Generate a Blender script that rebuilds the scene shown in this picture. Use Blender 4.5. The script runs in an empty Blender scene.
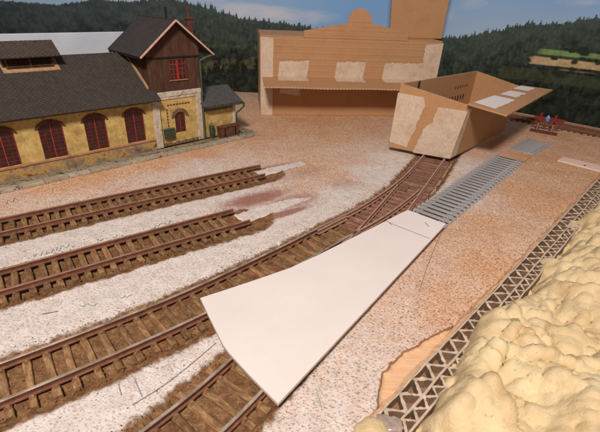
# A model railway yard on a home layout.  1 Blender unit = 1 cm of the real layout.
import bpy, bmesh, math, random
import numpy as np
from mathutils import Vector, Matrix

random.seed(7)
rng = np.random.default_rng(7)
scene = bpy.context.scene
scene.unit_settings.system = 'METRIC'
scene.unit_settings.scale_length = 0.01
col = scene.collection

# ------------------------------------------------------------------ camera
FPX, CAMH = 410.0, 11.9                       # focal length in photo pixels, height over the board
_d = np.array([265 - 300, 990 - 216, FPX]); _d /= np.linalg.norm(_d)
_up = -_d
_fy = np.array([0, 0, 1.0]) - _up * _up[2]; _fy /= np.linalg.norm(_fy)
_wx = np.cross(_fy, _up)
CM = np.array([_wx, _fy, _up])                # camera axes (right, down, forward) to world
cam_data = bpy.data.cameras.new('camera')
cam_data.sensor_width = 36.0
cam_data.lens = FPX / 600 * 36.0
cam_data.clip_start = 0.1
cam_data.clip_end = 2000
cam_data.dof.use_dof = True
cam_data.dof.focus_distance = 27.0
cam_data.dof.aperture_fstop = cam_data.lens * .001 / (2 * .026)     # lens opening about 0.5 mm across
cam = bpy.data.objects.new('camera', cam_data)
col.objects.link(cam)
R3 = Matrix(((CM[0][0], -CM[0][1], -CM[0][2]), (CM[1][0], -CM[1][1], -CM[1][2]), (CM[2][0], -CM[2][1], -CM[2][2])))
cam.matrix_world = Matrix.Translation((0, 0, CAMH)) @ R3.to_4x4()
scene.camera = cam

# ------------------------------------------------------------------ light
world = bpy.data.worlds.new('World')
scene.world = world
world.use_nodes = True
bg = world.node_tree.nodes['Background']
bg.inputs['Color'].default_value = (1.0, 0.84, 0.74, 1)
bg.inputs['Strength'].default_value = 0.13


LAMP = (1.0, 0.845, 0.75)


def area(name, loc, target, size, power, color):
    l = bpy.data.lights.new(name, 'AREA')
    l.shape = 'DISK'; l.size = size; l.energy = power; l.color = color
    o = bpy.data.objects.new(name, l); col.objects.link(o)
    o.location = loc
    o.rotation_euler = (Vector(target) - Vector(loc)).to_track_quat('-Z', 'Y').to_euler()
    return o


area('room_lamp', (-6, -19, 51), (2, 32, 3), 11, 47500, LAMP)
scene.view_settings.view_transform = 'Standard'
scene.view_settings.look = 'None'
scene.view_settings.exposure = 0.0
scene.view_settings.gamma = 1.0
scene.view_settings.use_curve_mapping = False
scene.render.engine = 'CYCLES'
scene.render.resolution_x = 1024
scene.render.resolution_y = 737


# ------------------------------------------------------------------ plan survey helpers
def G(px, py, z=0.0):
    """plan position of a photo point that lies at height z"""
    r = CM @ np.array([px - 300, py - 216, FPX])
    t = (z - CAMH) / r[2]
    return np.array([r[0] * t, r[1] * t])


def srgb(r, g, b):
    f = lambda c: (c / 255 / 12.92) if c / 255 <= .04045 else ((c / 255 + .055) / 1.055) ** 2.4
    # paint colours as they read under the warm lamp, white-balanced back to their own colour
    return (min(f(r) / 1.0, .9), min(f(g) / .88, .9), min(f(b) / .80, .9), 1.0)


# ------------------------------------------------------------------ material helpers
class NT:
    def __init__(s, name):
        s.m = bpy.data.materials.new(name); s.m.use_nodes = True
        s.t = s.m.node_tree; s.n = s.t.nodes; s.l = s.t.links
        s.b = s.n['Principled BSDF']
        s.tc = s.n.new('ShaderNodeTexCoord')

    def new(s, typ, **kw):
        n = s.n.new(typ)
        for k, v in kw.items(): setattr(n, k, v)
        return n

    def put(s, sock, v):
        if hasattr(v, 'is_output'): s.l.new(v, sock)
        else: sock.default_value = v

    def obj(s): return s.tc.outputs['Object']

    def mapping(s, vec, scale=(1, 1, 1), rot=(0, 0, 0), loc=(0, 0, 0)):
        n = s.new('ShaderNodeMapping'); s.put(n.inputs['Vector'], vec)
        n.inputs['Scale'].default_value = scale; n.inputs['Rotation'].default_value = rot; n.inputs['Location'].default_value = loc
        return n.outputs[0]

    def noise(s, scale, detail=4, rough=.55, vec=None, dist=0):
        n = s.new('ShaderNodeTexNoise'); s.put(n.inputs['Vector'], vec if vec is not None else s.obj())
        n.inputs['Scale'].default_value = scale; n.inputs['Detail'].default_value = detail
        n.inputs['Roughness'].default_value = rough; n.inputs['Distortion'].default_value = dist
        return n.outputs['Fac']

    def voro(s, scale, vec=None, feature='F1', out='Distance', rnd=1.0):
        n = s.new('ShaderNodeTexVoronoi', feature=feature); s.put(n.inputs['Vector'], vec if vec is not None else s.obj())
        n.inputs['Scale'].default_value = scale; n.inputs['Randomness'].default_value = rnd
        return n.outputs[out]

    def ramp(s, fac, stops, interp='LINEAR'):
        n = s.new('ShaderNodeValToRGB'); s.put(n.inputs['Fac'], fac); cr = n.color_ramp; cr.interpolation = interp
        while len(cr.elements) < len(stops): cr.elements.new(.5)
        for e, (p, c) in zip(cr.elements, stops):
            e.position = p; e.color = c if len(c) == 4 else (*c, 1)
        return n.outputs['Color']

    def step(s, v, lo, hi):
        n = s.new('ShaderNodeMapRange', interpolation_type='SMOOTHSTEP'); s.put(n.inputs['Value'], v)
        n.inputs['From Min'].default_value = lo; n.inputs['From Max'].default_value = hi
        return n.outputs['Result']

    def math(s, op, a, b=0.0):
        n = s.new('ShaderNodeMath', operation=op); s.put(n.inputs[0], a); s.put(n.inputs[1], b)
        return n.outputs[0]

    def mix(s, fac, a, b, mode='MIX'):
        n = s.new('ShaderNodeMix', data_type='RGBA', blend_type=mode)
        s.put(n.inputs[0], fac); s.put(n.inputs[6], a); s.put(n.inputs[7], b)
        return n.outputs[2]

    def attr(s, name, out='Fac'):
        n = s.new('ShaderNodeAttribute', attribute_name=name); return n.outputs[out]

    def rand(s): return s.new('ShaderNodeObjectInfo').outputs['Random']

    def bump(s, h, strength=.3, dist=.05, normal=None):
        n = s.new('ShaderNodeBump'); s.put(n.inputs['Height'], h)
        n.inputs['Strength'].default_value = strength; n.inputs['Distance'].default_value = dist
        if normal is not None: s.put(n.inputs['Normal'], normal)
        return n.outputs[0]

    def done(s, color, rough=.7, normal=None, metal=0.0, spec=.4, sss=0.0):
        s.put(s.b.inputs['Base Color'], color); s.put(s.b.inputs['Roughness'], rough)
        s.put(s.b.inputs['Metallic'], metal); s.put(s.b.inputs['Specular IOR Level'], spec)
        if normal is not None: s.put(s.b.inputs['Normal'], normal)
        if sss:
            s.b.inputs['Subsurface Weight'].default_value = sss
            s.b.inputs['Subsurface Radius'].default_value = (.4, .24, .1)
        return s.m


def simple(name, c0, c1, scale=3, rough=.7, bump=.25, bscale=12, metal=0.0, spec=.35, specks=None, stretch=(1, 1, 1), bdist=.03, rvar=0.0):
    t = NT(name)
    vec = t.mapping(t.obj(), stretch)
    c = t.ramp(t.noise(scale, 5, .6, vec), [(.3, c0), (.7, c1)])
    if specks:
        c = t.mix(t.step(t.noise(specks[1], 2, .5, vec), specks[2], specks[2] + .06), c, specks[0])
    if rvar:
        v = t.math('MULTIPLY_ADD', t.rand(), rvar); v.node.inputs[2].default_value = 1 - rvar / 2
        hs = t.new('ShaderNodeHueSaturation'); t.put(hs.inputs['Color'], c); t.put(hs.inputs['Value'], v); c = hs.outputs[0]
    nrm = t.bump(t.noise(bscale, 4, .6, vec), bump, bdist) if bump else None
    return t.done(c, rough, nrm, metal, spec)


# ------------------------------------------------------------------ mesh helpers
def tag(o, label=None, cat=None, group=None, kind=None):
    if label: o['label'] = label
    if cat: o['category'] = cat
    if group: o['group'] = group
    if kind: o['kind'] = kind
    return o


def empty(name, loc=(0, 0, 0), label=None, cat=None, group=None):
    o = bpy.data.objects.new(name, None); col.objects.link(o)
    o.location = loc; o.empty_display_size = .5
    return tag(o, label, cat, group)


def link(name, me, parent=None):
    o = bpy.data.objects.new(name, me); col.objects.link(o)
    if parent:
        o.parent = parent
        o.matrix_parent_inverse = world_of(parent).inverted()
    return o


def world_of(o):
    m = Matrix.Translation(o.location) @ o.rotation_euler.to_matrix().to_4x4()
    if o.parent: return world_of(o.parent) @ o.matrix_parent_inverse @ m
    return m


def mk(name, verts, faces, mats, parent=None, smooth=False, fix=True, bevel=0.0, midx=None, seg=1):
    me = bpy.data.meshes.new(name)
    me.from_pydata([tuple(map(float, v)) for v in verts], [], faces)
    for m in (mats if isinstance(mats, (list, tuple)) else [mats]): me.materials.append(m)
    if midx is not None: me.polygons.foreach_set('material_index', midx)
    if fix:
        bm = bmesh.new(); bm.from_mesh(me); bmesh.ops.recalc_face_normals(bm, faces=bm.faces); bm.to_mesh(me); bm.free()
    if smooth: me.polygons.foreach_set('use_smooth', [True] * len(me.polygons))
    me.update()
    o = link(name, me, parent)
    if bevel:
        b = o.modifiers.new('edge', 'BEVEL'); b.width = bevel; b.segments = seg; b.limit_method = 'ANGLE'; b.angle_limit = .6
    return o


class MB:
    """collects pieces of one part"""
    def __init__(s): s.v = []; s.f = []; s.m = []

    def add(s, verts, faces, mi=0):
        n = len(s.v); s.v += [tuple(v) for v in verts]; s.f += [tuple(i + n for i in f) for f in faces]; s.m += [mi] * len(faces)

    def hexa(s, b4, t4, mi=0):
        s.add(list(b4) + list(t4), [(3, 2, 1, 0), (4, 5, 6, 7), (0, 1, 5, 4), (1, 2, 6, 5), (2, 3, 7, 6), (3, 0, 4, 7)], mi)

    def box(s, fr, a0, a1, b0, b1, z0, z1, mi=0):
        s.hexa([fr(a0, b0, z0), fr(a1, b0, z0), fr(a1, b1, z0), fr(a0, b1, z0)],
               [fr(a0, b0, z1), fr(a1, b0, z1), fr(a1, b1, z1), fr(a0, b1, z1)], mi)

    def prism(s, lo, hi, mi=0):
        n = len(lo)
        s.add(list(lo) + list(hi), [tuple(range(n))[::-1], tuple(range(n, 2 * n))] + [(i, (i + 1) % n, n + (i + 1) % n, n + i) for i in range(n)], mi)

    def tube(s, path, r, n=8, mi=0):
        path = [Vector(p) for p in path]; rings = []
        for i, p in enumerate(path):
            d = (path[min(i + 1, len(path) - 1)] - path[max(i - 1, 0)]).normalized()
            x = d.orthogonal().normalized() if i == 0 else (px - d * px.dot(d)).normalized()
            px = x; y = d.cross(x)
            rr = r[i] if isinstance(r, (list, tuple)) else r
            rings.append([p + (x * math.cos(2 * math.pi * k / n) + y * math.sin(2 * math.pi * k / n)) * rr for k in range(n)])
        v = [q for ring in rings for q in ring]; f = []
        for i in range(len(path) - 1):
            for k in range(n): f.append((i * n + k, i * n + (k + 1) % n, (i + 1) * n + (k + 1) % n, (i + 1) * n + k))
        f += [tuple(range(n))[::-1], tuple((len(path) - 1) * n + k for k in range(n))]
        s.add(v, f, mi)

    def build(s, name, mats, parent=None, **kw):
        return mk(name, s.v, s.f, mats, parent, midx=s.m, **kw)


def W3(x, y, z): return (x, y, z)


# numpy value noise -------------------------------------------------
_lat = rng.random((257, 257))
def vn(x, y):
    xi = np.floor(x).astype(int); yi = np.floor(y).astype(int); fx = x - xi; fy = y - yi
    fx = fx * fx * (3 - 2 * fx); fy = fy * fy * (3 - 2 * fy)
    a = _lat[xi % 256, yi % 256]; b = _lat[(xi + 1) % 256, yi % 256]; c = _lat[xi % 256, (yi + 1) % 256]; d = _lat[(xi + 1) % 256, (yi + 1) % 256]
    return (a + (b - a) * fx) * (1 - fy) + (c + (d - c) * fx) * fy - .5


def fbm(x, y, oct=4, g=.5):
    t = 0; a = 1.0
    for i in range(oct):
        t = t + a * vn(x + 17.3 * i, y - 9.1 * i); x = x * 2.03; y = y * 2.03; a *= g
    return t


def catmull(pts, step=.25):
    P = [np.array(p, float) for p in pts]
    P = [2 * P[0] - P[1]] + P + [2 * P[-1] - P[-2]]
    out = []
    for i in range(1, len(P) - 2):
        for t in np.linspace(0, 1, 24, endpoint=False):
            p0, p1, p2, p3 = P[i - 1:i + 3]
            out.append(.5 * (2 * p1 + (p2 - p0) * t + (2 * p0 - 5 * p1 + 4 * p2 - p3) * t * t + (3 * p1 - p0 - 3 * p2 + p3) * t ** 3))
    out.append(P[-2]); out = np.array(out)
    # light smoothing, then even spacing
    for _ in range(30): out[1:-1] = (out[:-2] + 2 * out[1:-1] + out[2:]) / 4
    s = np.concatenate([[0], np.cumsum(np.linalg.norm(np.diff(out, axis=0), axis=1))])
    n = max(2, int(s[-1] / step)); q = np.linspace(0, s[-1], n)
    return np.stack([np.interp(q, s, out[:, k]) for k in (0, 1)], 1)


def tang(pl):
    d = np.gradient(pl, axis=0); return d / np.linalg.norm(d, axis=1)[:, None]


def offset(pl, d):                       # positive = left of travel
    t = tang(pl); return pl + np.stack([-t[:, 1], t[:, 0]], 1) * d


def poly_dist(X, Y, pl):
    """distance, signed side and arc position to a polyline"""
    best = np.full(X.shape, 1e9); side = np.zeros(X.shape)
    for a, b in zip(pl[:-1], pl[1:]):
        d = b - a; L2 = d @ d
        t = np.clip(((X - a[0]) * d[0] + (Y - a[1]) * d[1]) / L2, 0, 1)
        dx = X - a[0] - t * d[0]; dy = Y - a[1] - t * d[1]; dd = np.hypot(dx, dy)
        m = dd < best; best[m] = dd[m]; side[m] = np.sign(d[0] * dy - d[1] * dx)[m]
    return best, side


def in_poly(X, Y, poly):
    c = np.zeros(X.shape, bool); n = len(poly)
    for i in range(n):
        x0, y0 = poly[i]; x1, y1 = poly[(i + 1) % n]
        if y0 == y1: continue
        c ^= ((y0 > Y) != (y1 > Y)) & (X < (x1 - x0) * (Y - y0) / (y1 - y0) + x0)
    return c


# ================================================================== materials
def mat_ground():
    t = NT('cork_plaster_dirt')
    g = t.voro(7.5, out='Color')
    gv = t.new('ShaderNodeSeparateColor'); t.put(gv.inputs[0], g)
    big = t.noise(.35, 4, .6)
    cork = t.ramp(gv.outputs[0], [(0, srgb(210, 154, 114)), (.45, srgb(226, 174, 132)), (1, srgb(238, 194, 156))])
    cork = t.mix(t.math('MULTIPLY', t.step(big, .35, .7), .6), cork, srgb(212, 150, 106))
    spv = t.mapping(t.obj(), (1, 1.5, 1), (0, 0, .6))
    specks = t.step(t.noise(9.5, 3, .7, spv), .565, .635)
    fine = t.step(t.noise(17, 2, .6), .56, .66)
    cork = t.mix(t.math('MULTIPLY', specks, .85), cork, srgb(122, 74, 48))
    cork = t.mix(t.math('MULTIPLY', fine, .45), cork, srgb(128, 86, 62))
    # thin white filler / paint brushed over the cork
    wl = t.ramp(t.noise(1.7, 5, .6), [(.3, srgb(212, 194, 183)), (.7, srgb(236, 223, 213))])
    wn = t.math('ADD', t.attr('white'), t.math('MULTIPLY', t.math('SUBTRACT', t.noise(1.6, 6, .72), .5), .75))
    wn = t.math('ADD', wn, t.math('MULTIPLY', t.math('SUBTRACT', gv.outputs[1], .5), .22))
    wmask = t.step(wn, -.05, 1.05)
    wmask = t.math('MULTIPLY', wmask, t.math('SUBTRACT', 1.0, t.math('MULTIPLY', specks, t.math('SUBTRACT', .8, t.math('MULTIPLY', t.step(t.attr('white'), .3, 1.1), .6)))))
    wmask = t.math('MULTIPLY', wmask, t.math('SUBTRACT', 1.0, t.math('MULTIPLY', fine, .25)))
    c = t.mix(t.math('MULTIPLY', wmask, .93), cork, wl)
    # rust red spray
    c = t.mix(t.math('MULTIPLY', t.step(t.math('ADD', t.attr('stain'), t.math('MULTIPLY', t.math('SUBTRACT', t.noise(3, 4, .6), .5), .5)), .08, .8), .82), c, srgb(150, 86, 68))
    # brown ballast and glue under the tracks
    dn = t.ramp(t.noise(2.6, 6, .7), [(.28, srgb(88, 58, 36)), (.5, srgb(132, 94, 62)), (.72, srgb(172, 132, 92))])
    dn = t.mix(t.math('MULTIPLY', t.step(t.noise(9, 3, .6), .58, .66), .7), dn, srgb(92, 60, 42))
    dn = t.mix(t.math('MULTIPLY', t.step(t.noise(1.1, 3, .6), .52, .7), .4), dn, srgb(138, 80, 52))
    de = t.math('ADD', t.attr('dirt'), t.math('MULTIPLY', t.math('SUBTRACT', t.noise(2.2, 6, .72), .5), .75))
    dmask = t.step(de, -.13, .13)
    c = t.mix(dmask, c, dn)
    # bare wood where the cork is torn away
    wv = t.mapping(t.obj(), (.5, 9, 1), (0, 0, -.81))
    wood = t.ramp(t.noise(1.2, 4, .6, wv), [(.3, srgb(212, 160, 118)), (.7, srgb(230, 186, 146))])
    wm = t.step(t.attr('wood'), .4, .6)
    c = t.mix(wm, c, wood)
    rim = t.math('MULTIPLY', t.step(t.attr('wood'), .16, .3), t.math('SUBTRACT', 1.0, t.step(t.attr('wood'), .5, .75)))
    c = t.mix(t.math('MULTIPLY', rim, .8), c, srgb(146, 94, 62))
    hh = t.math('ADD', t.math('MULTIPLY', t.noise(7, 5, .7), 1.0), t.math('MULTIPLY', specks, -.55))
    hh = t.math('MULTIPLY', hh, t.math('SUBTRACT', 1.0, wm))
    hh = t.math('ADD', hh, t.math('MULTIPLY', dmask, t.math('MULTIPLY', t.noise(5, 5, .75), 1.1)))
    return t.done(c, .88, t.bump(hh, .75, .07), spec=.2)


def mat_card():
    t = NT('corrugated_board')
    fib = t.noise(5.0, 6, .7, t.mapping(t.obj(), (1, 1, 1.6)))
    c = t.ramp(fib, [(.25, srgb(178, 129, 88)), (.75, srgb(193, 144, 103))])
    c = t.mix(t.math('MULTIPLY', t.step(t.noise(30, 2, .5), .6, .7), .25), c, srgb(140, 94, 56))
    c = t.mix(t.math('MULTIPLY', t.step(t.noise(.5, 3, .5), .5, .75), .3), c, srgb(160, 110, 68))
    return t.done(c, .75, t.bump(t.noise(2.2, 5, .65), .18, .06), spec=.25)


def mat_tape():
    t = NT('paper_tape')
    v = t.noise(5, 5, .7)
    c = t.ramp(v, [(.3, srgb(200, 168, 140)), (.7, srgb(222, 196, 172))])
    c = t.mix(t.math('MULTIPLY', t.step(t.noise(.9, 3, .6), .45, .7), .5), c, srgb(188, 148, 112))
    return t.done(c, .6, t.bump(t.noise(9, 4, .7, t.mapping(t.obj(), (1, 1, .6))), .35, .02), spec=.3)


def mat_sleeper(name, a, b, c2):
    t = NT(name)
    off = t.new('ShaderNodeVectorMath', operation='ADD'); t.put(off.inputs[0], t.obj())
    sc = t.new('ShaderNodeVectorMath', operation='SCALE'); t.put(sc.inputs[0], (37., 11., 5.)); t.put(sc.inputs['Scale'], t.rand()); t.put(off.inputs[1], sc.outputs[0])
    v = t.mapping(off.outputs[0], (1, 3.5, 3.5))
    c = t.ramp(t.noise(2.0, 5, .7, v), [(.28, a), (.5, b), (.75, c2)])
    hs = t.new('ShaderNodeHueSaturation'); t.put(hs.inputs['Color'], c)
    vv = t.math('MULTIPLY', t.rand(), .5); t.put(hs.inputs['Value'], t.math('ADD', vv, .75)); c = hs.outputs[0]
    return t.done(c, .85, t.bump(t.noise(6, 4, .7, v), .5, .04), spec=.2)


def mat_wall():
    t = NT('yellow_plaster')
    c = t.ramp(t.noise(1.6, 6, .68), [(.28, srgb(158, 126, 78)), (.5, srgb(198, 162, 96)), (.75, srgb(220, 190, 128))])
    c = t.mix(t.math('MULTIPLY', t.step(t.noise(.9, 5, .75, t.mapping(t.obj(), (1.6, 1.6, .6))), .5, .72), .6), c, srgb(122, 92, 58))
    c = t.mix(t.math('MULTIPLY', t.step(t.noise(7, 3, .6), .6, .68), .35), c, srgb(120, 78, 50))
    return t.done(c, .85, t.bump(t.noise(6, 5, .7), .4, .04), spec=.2)


def mat_roof(name, c0, c1, c2):
    t = NT(name)
    c = t.ramp(t.noise(2.6, 5, .7), [(.3, c0), (.72, c1)])
    c = t.mix(t.math('MULTIPLY', t.step(t.noise(.8, 5, .7), .5, .75), .35), c, srgb(88, 70, 56))
    c = t.mix(t.math('MULTIPLY', t.step(t.noise(9, 4, .7), .58, .7), .3), c, c2)
    return t.done(c, .7, t.bump(t.noise(8, 4, .7), .4, .03), spec=.3)


def mat_planks():
    t = NT('stained_brown_boards')
    c = t.ramp(t.noise(1.6, 6, .7, t.mapping(t.obj(), (2.2, 2.2, .45))), [(.28, srgb(58, 36, 28)), (.55, srgb(86, 56, 43)), (.8, srgb(120, 84, 64))])
    c = t.mix(t.math('MULTIPLY', t.step(t.noise(.55, 4, .6), .5, .75), .5), c, srgb(64, 40, 32))
    return t.done(c, .75, t.bump(t.noise(7, 4, .6, t.mapping(t.obj(), (1, 1, .2))), .4, .03), spec=.3)


def mat_brick_plinth():
    t = NT('stained_plinth')
    n = t.noise(.9, 5, .7)
    c = t.ramp(n, [(.3, srgb(104, 88, 74)), (.45, srgb(150, 122, 92)), (.55, srgb(188, 148, 84)), (.62, srgb(132, 66, 52)), (.8, srgb(92, 72, 62))])
    return t.done(c, .85, t.bump(t.noise(7, 5, .7), .5, .04), spec=.2)


def mat_foam():
    t = NT('cured_foam')
    c = t.ramp(t.noise(.7, 4, .55), [(.3, srgb(212, 180, 134)), (.7, srgb(226, 201, 158))])
    c = t.mix(t.math('MULTIPLY', t.step(t.noise(.45, 3, .6), .55, .75), .45), c, srgb(206, 160, 108))
    c = t.mix(t.math('MULTIPLY', t.step(t.noise(1.3, 5, .7), .56, .72), .4), c, srgb(200, 152, 98))
    pore = t.math('MULTIPLY', t.math('SUBTRACT', 1.0, t.step(t.voro(4.5), .08, .2)), t.step(t.noise(1.1, 3, .6), .5, .62))
    c = t.mix(t.math('MULTIPLY', pore, .45), c, srgb(176, 126, 78))
    h = t.math('ADD', t.noise(2.6, 5, .6), t.math('MULTIPLY', t.noise(11, 4, .7), .4))
    return t.done(c, t.ramp(t.noise(1.4, 3), [(.3, (.5, .5, .5)), (.7, (.78, .78, .78))]), t.bump(t.math('SUBTRACT', h, t.math('MULTIPLY', pore, .5)), .5, .14), spec=.32, sss=.3)


M = dict(
    ground=mat_ground(), card=mat_card(), tape=mat_tape(), wall=mat_wall(), foam=mat_foam(), planks=mat_planks(), plinth=mat_brick_plinth(),
    sleeper=mat_sleeper('weathered_sleeper', srgb(88, 58, 38), srgb(136, 100, 68), srgb(180, 142, 100)),
    sleeper_dk=mat_sleeper('dark_sleeper', srgb(70, 44, 34), srgb(108, 74, 54), srgb(146, 108, 78)),
    sleeper_red=mat_sleeper('red_brown_sleeper', srgb(108, 70, 56), srgb(144, 102, 84), srgb(174, 132, 110)),
    grey=simple('grey_plastic', srgb(150, 143, 139), srgb(176, 168, 163), 2, .5, .1, 8, spec=.45),
    rust=simple('rusty_rail', srgb(100, 60, 44), srgb(138, 88, 66), 4, .7, .3, 14, .0),
    rust_red=simple('red_rail', srgb(140, 98, 78), srgb(180, 134, 110), 4, .6, .3, 14, .0),
    steel=simple('worn_rail_head', srgb(138, 112, 92), srgb(206, 188, 168), 1.6, .42, .15, 18, .35, spec=.5),
    steel_dull=simple('dull_rail_head', srgb(128, 90, 70), srgb(166, 128, 102), 2.2, .5, .2, 18, .1),
    steel_pink=simple('pinkish_rail_head', srgb(158, 116, 96), srgb(194, 156, 132), 2.2, .5, .2, 18, .1),
    shingle=mat_roof('grey_shingle', srgb(54, 47, 43), srgb(70, 62, 56), srgb(96, 84, 74)),
    lip=simple('worn_shingle_edge', srgb(118, 106, 94), srgb(170, 154, 136), 3, .75, .3, 9),
    shingle_d=mat_roof('brown_shingle', srgb(58, 49, 44), srgb(80, 68, 58), srgb(112, 92, 74)),
    roof_t=mat_roof('tower_roofing', srgb(54, 49, 47), srgb(68, 62, 58), srgb(84, 76, 70)),
    slate=mat_roof('blue_grey_roofing', srgb(64, 63, 64), srgb(84, 82, 82), srgb(108, 104, 102)),
    white_trim=simple('dirty_white_trim', srgb(168, 144, 122), srgb(216, 198, 178), 2.2, .8, .3, 8, specks=(srgb(160, 134, 112), 3, .62)),
    pink_trim=simple('pink_wood_trim', srgb(196, 142, 116), srgb(222, 174, 148), 3, .7, .2, 10),
    tan_trim=simple('tan_wood_trim', srgb(150, 112, 78), srgb(190, 150, 110), 3, .75, .2, 10),
    sill=simple('rosy_sill', srgb(140, 88, 66), srgb(184, 126, 96), 2, .8, .3, 8),
    red=simple('red_window_paint', srgb(100, 38, 32), srgb(132, 54, 44), 4, .55, .15, 10),
    red_mid=simple('red_mullion_paint', srgb(140, 44, 38), srgb(168, 60, 50), 4, .6, .15, 10),
    bright_red=simple('bright_red_paint', srgb(150, 38, 36), srgb(182, 50, 46), 4, .5, .1, 10),
    arch=simple('dark_red_brick', srgb(74, 40, 34), srgb(112, 64, 52), 4, .85, .5, 9),
    stone=simple('brown_stone', srgb(96, 72, 54), srgb(134, 102, 76), 3, .85, .5, 7),
    brick=simple('red_brick', srgb(98, 46, 38), srgb(132, 66, 54), 4, .85, .4, 9, rvar=.4),
    glass=simple('dusty_glass', srgb(44, 24, 24), srgb(74, 42, 38), 3, .25, .1, 6, spec=.5),
    dark=simple('dark_interior', srgb(24, 20, 18), srgb(40, 32, 28), 3, .9, 0),
    green=simple('green_pipe_paint', srgb(58, 66, 44), srgb(88, 96, 66), 4, .55, .2, 10),
    dgreen=simple('dark_green_paint', srgb(48, 58, 42), srgb(72, 82, 58), 3, .6, .2, 10),
    chest=simple('brown_chest_wood', srgb(72, 42, 30), srgb(116, 72, 50), 2.4, .7, .4, 8, stretch=(1, 1, 4)),
    slab=simple('grey_concrete_slab', srgb(146, 130, 108), srgb(186, 170, 146), 2.4, .85, .4, 8, specks=(srgb(108, 90, 70), 3.2, .62), rvar=.25),
    slab_in=simple('dirty_paving', srgb(112, 96, 78), srgb(158, 138, 112), 2, .85, .4, 8, specks=(srgb(76, 60, 46), 2.6, .58), rvar=.25),
    styrene=simple('white_card', srgb(227, 210, 201), srgb(233, 217, 208), .35, .55, .06, 5, spec=.35),
    card_edge=simple('white_card_edge', srgb(190, 160, 140), srgb(216, 192, 176), 3, .8, .2, 8),
    grain=simple('ballast_grain', srgb(96, 62, 42), srgb(170, 126, 88), 2.2, .9, 0),
    glue=simple('grey_glue', srgb(150, 126, 112), srgb(186, 164, 150), 3, .25, .2, 6, spec=.6),
    gap_shade=simple('dark_gap_shade', srgb(64, 52, 46), srgb(88, 74, 66), 3, .9, .3, 9),
    balsa=simple('pale_balsa', srgb(226, 186, 162), srgb(238, 204, 184), 1, .75, .15, 6, stretch=(.6, 5, 1)),
    board=simple('white_laminate', srgb(200, 200, 206), srgb(216, 216, 220), .5, .45, .05, 3),
    cardedge=simple('board_cut_edge', srgb(176, 150, 124), srgb(200, 176, 150), 3, .85, .3, 14),
    kraft=simple('brown_kraft_inside', srgb(120, 90, 68), srgb(150, 116, 90), 2.5, .85, .2, 12),
    grey_card=simple('grey_board_paper', srgb(172, 148, 124), srgb(208, 186, 162), 2.5, .85, .2, 12),
    pine=simple('pale_pine', srgb(186, 140, 104), srgb(212, 168, 130), 1, .7, .15, 6, stretch=(.6, 5, 1)),
    edge_dark=simple('stained_board_edge', srgb(110, 66, 42), srgb(170, 112, 76), 1.5, .8, .3, 8),
    plug=simple('red_plastic', srgb(116, 36, 30), srgb(146, 48, 40), 3, .4, .05, 5, spec=.5),
    blue=simple('blue_white_lamp', srgb(70, 90, 170), srgb(150, 165, 210), 4, .4, 0, 5),
    ink=simple('dark_print', srgb(58, 40, 30), srgb(80, 56, 42), 5, .8, 0),
    ink_pale=simple('faint_print', srgb(120, 84, 54), srgb(140, 100, 66), 5, .8, 0),
    red_pen=simple('red_pen', srgb(190, 60, 54), srgb(206, 90, 80), 6, .6, 0),
    pencil=simple('grey_pencil', srgb(112, 92, 84), srgb(150, 128, 116), 6, .7, 0),
    teal=simple('teal_crayon', srgb(120, 156, 140), srgb(186, 184, 172), 5, .8, 0),
    violet=simple('violet_crayon', srgb(132, 118, 140), srgb(186, 168, 172), 5, .8, 0),
)

# ================================================================== plan of the tracks
pathA = catmull([(-27.5, 10.8), (-21.5, 15.2), (-16.25, 19.1), (-10.8, 23.2), (-4.06, 28.24), (-2.75, 29.2)])
pathB = catmull([(-23.5, 6.7), (-18, 10.7), (-13.06, 14.45), (-8.5, 17.9), (-3.43, 21.67)])
far = [(14.6, 40.4), (12.75, 36.7), (11.0, 33.2), (9.1, 29.55)]
pathC = catmull(far + [(7.4, 26.75), (5.75, 24.4), (4.15, 22.4), (2.1, 20.2), (.25, 18.15), (-1.9, 15.9), (-4.05, 13.75), (-6.05, 11.98), (-9.6, 9.17), (-14.5, 5.6), (-20, 1.8)])
pathD = catmull(far + [(7.7, 26.85), (6.35, 24.25), (4.6, 20.9), (2.5, 17.0), (.35, 13.1), (-1.65, 9.85), (-3.3, 7.6), (-6.5, 3.9)])
RAIL_Z0, RAIL_H, GA = .17, .26, .875

# ================================================================== ground
E0 = np.array([2.18, 8.23]); ED = np.array([.68752, .72616]); EQ = np.array([-.72616, .68752])
def PQ(p, q): return E0 + p * ED + q * EQ
def toPQ(xy): v = np.asarray(xy) - E0; return v @ ED, v @ EQ
def FQ(p, q, z): x = PQ(p, q); return (x[0], x[1], z)


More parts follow.
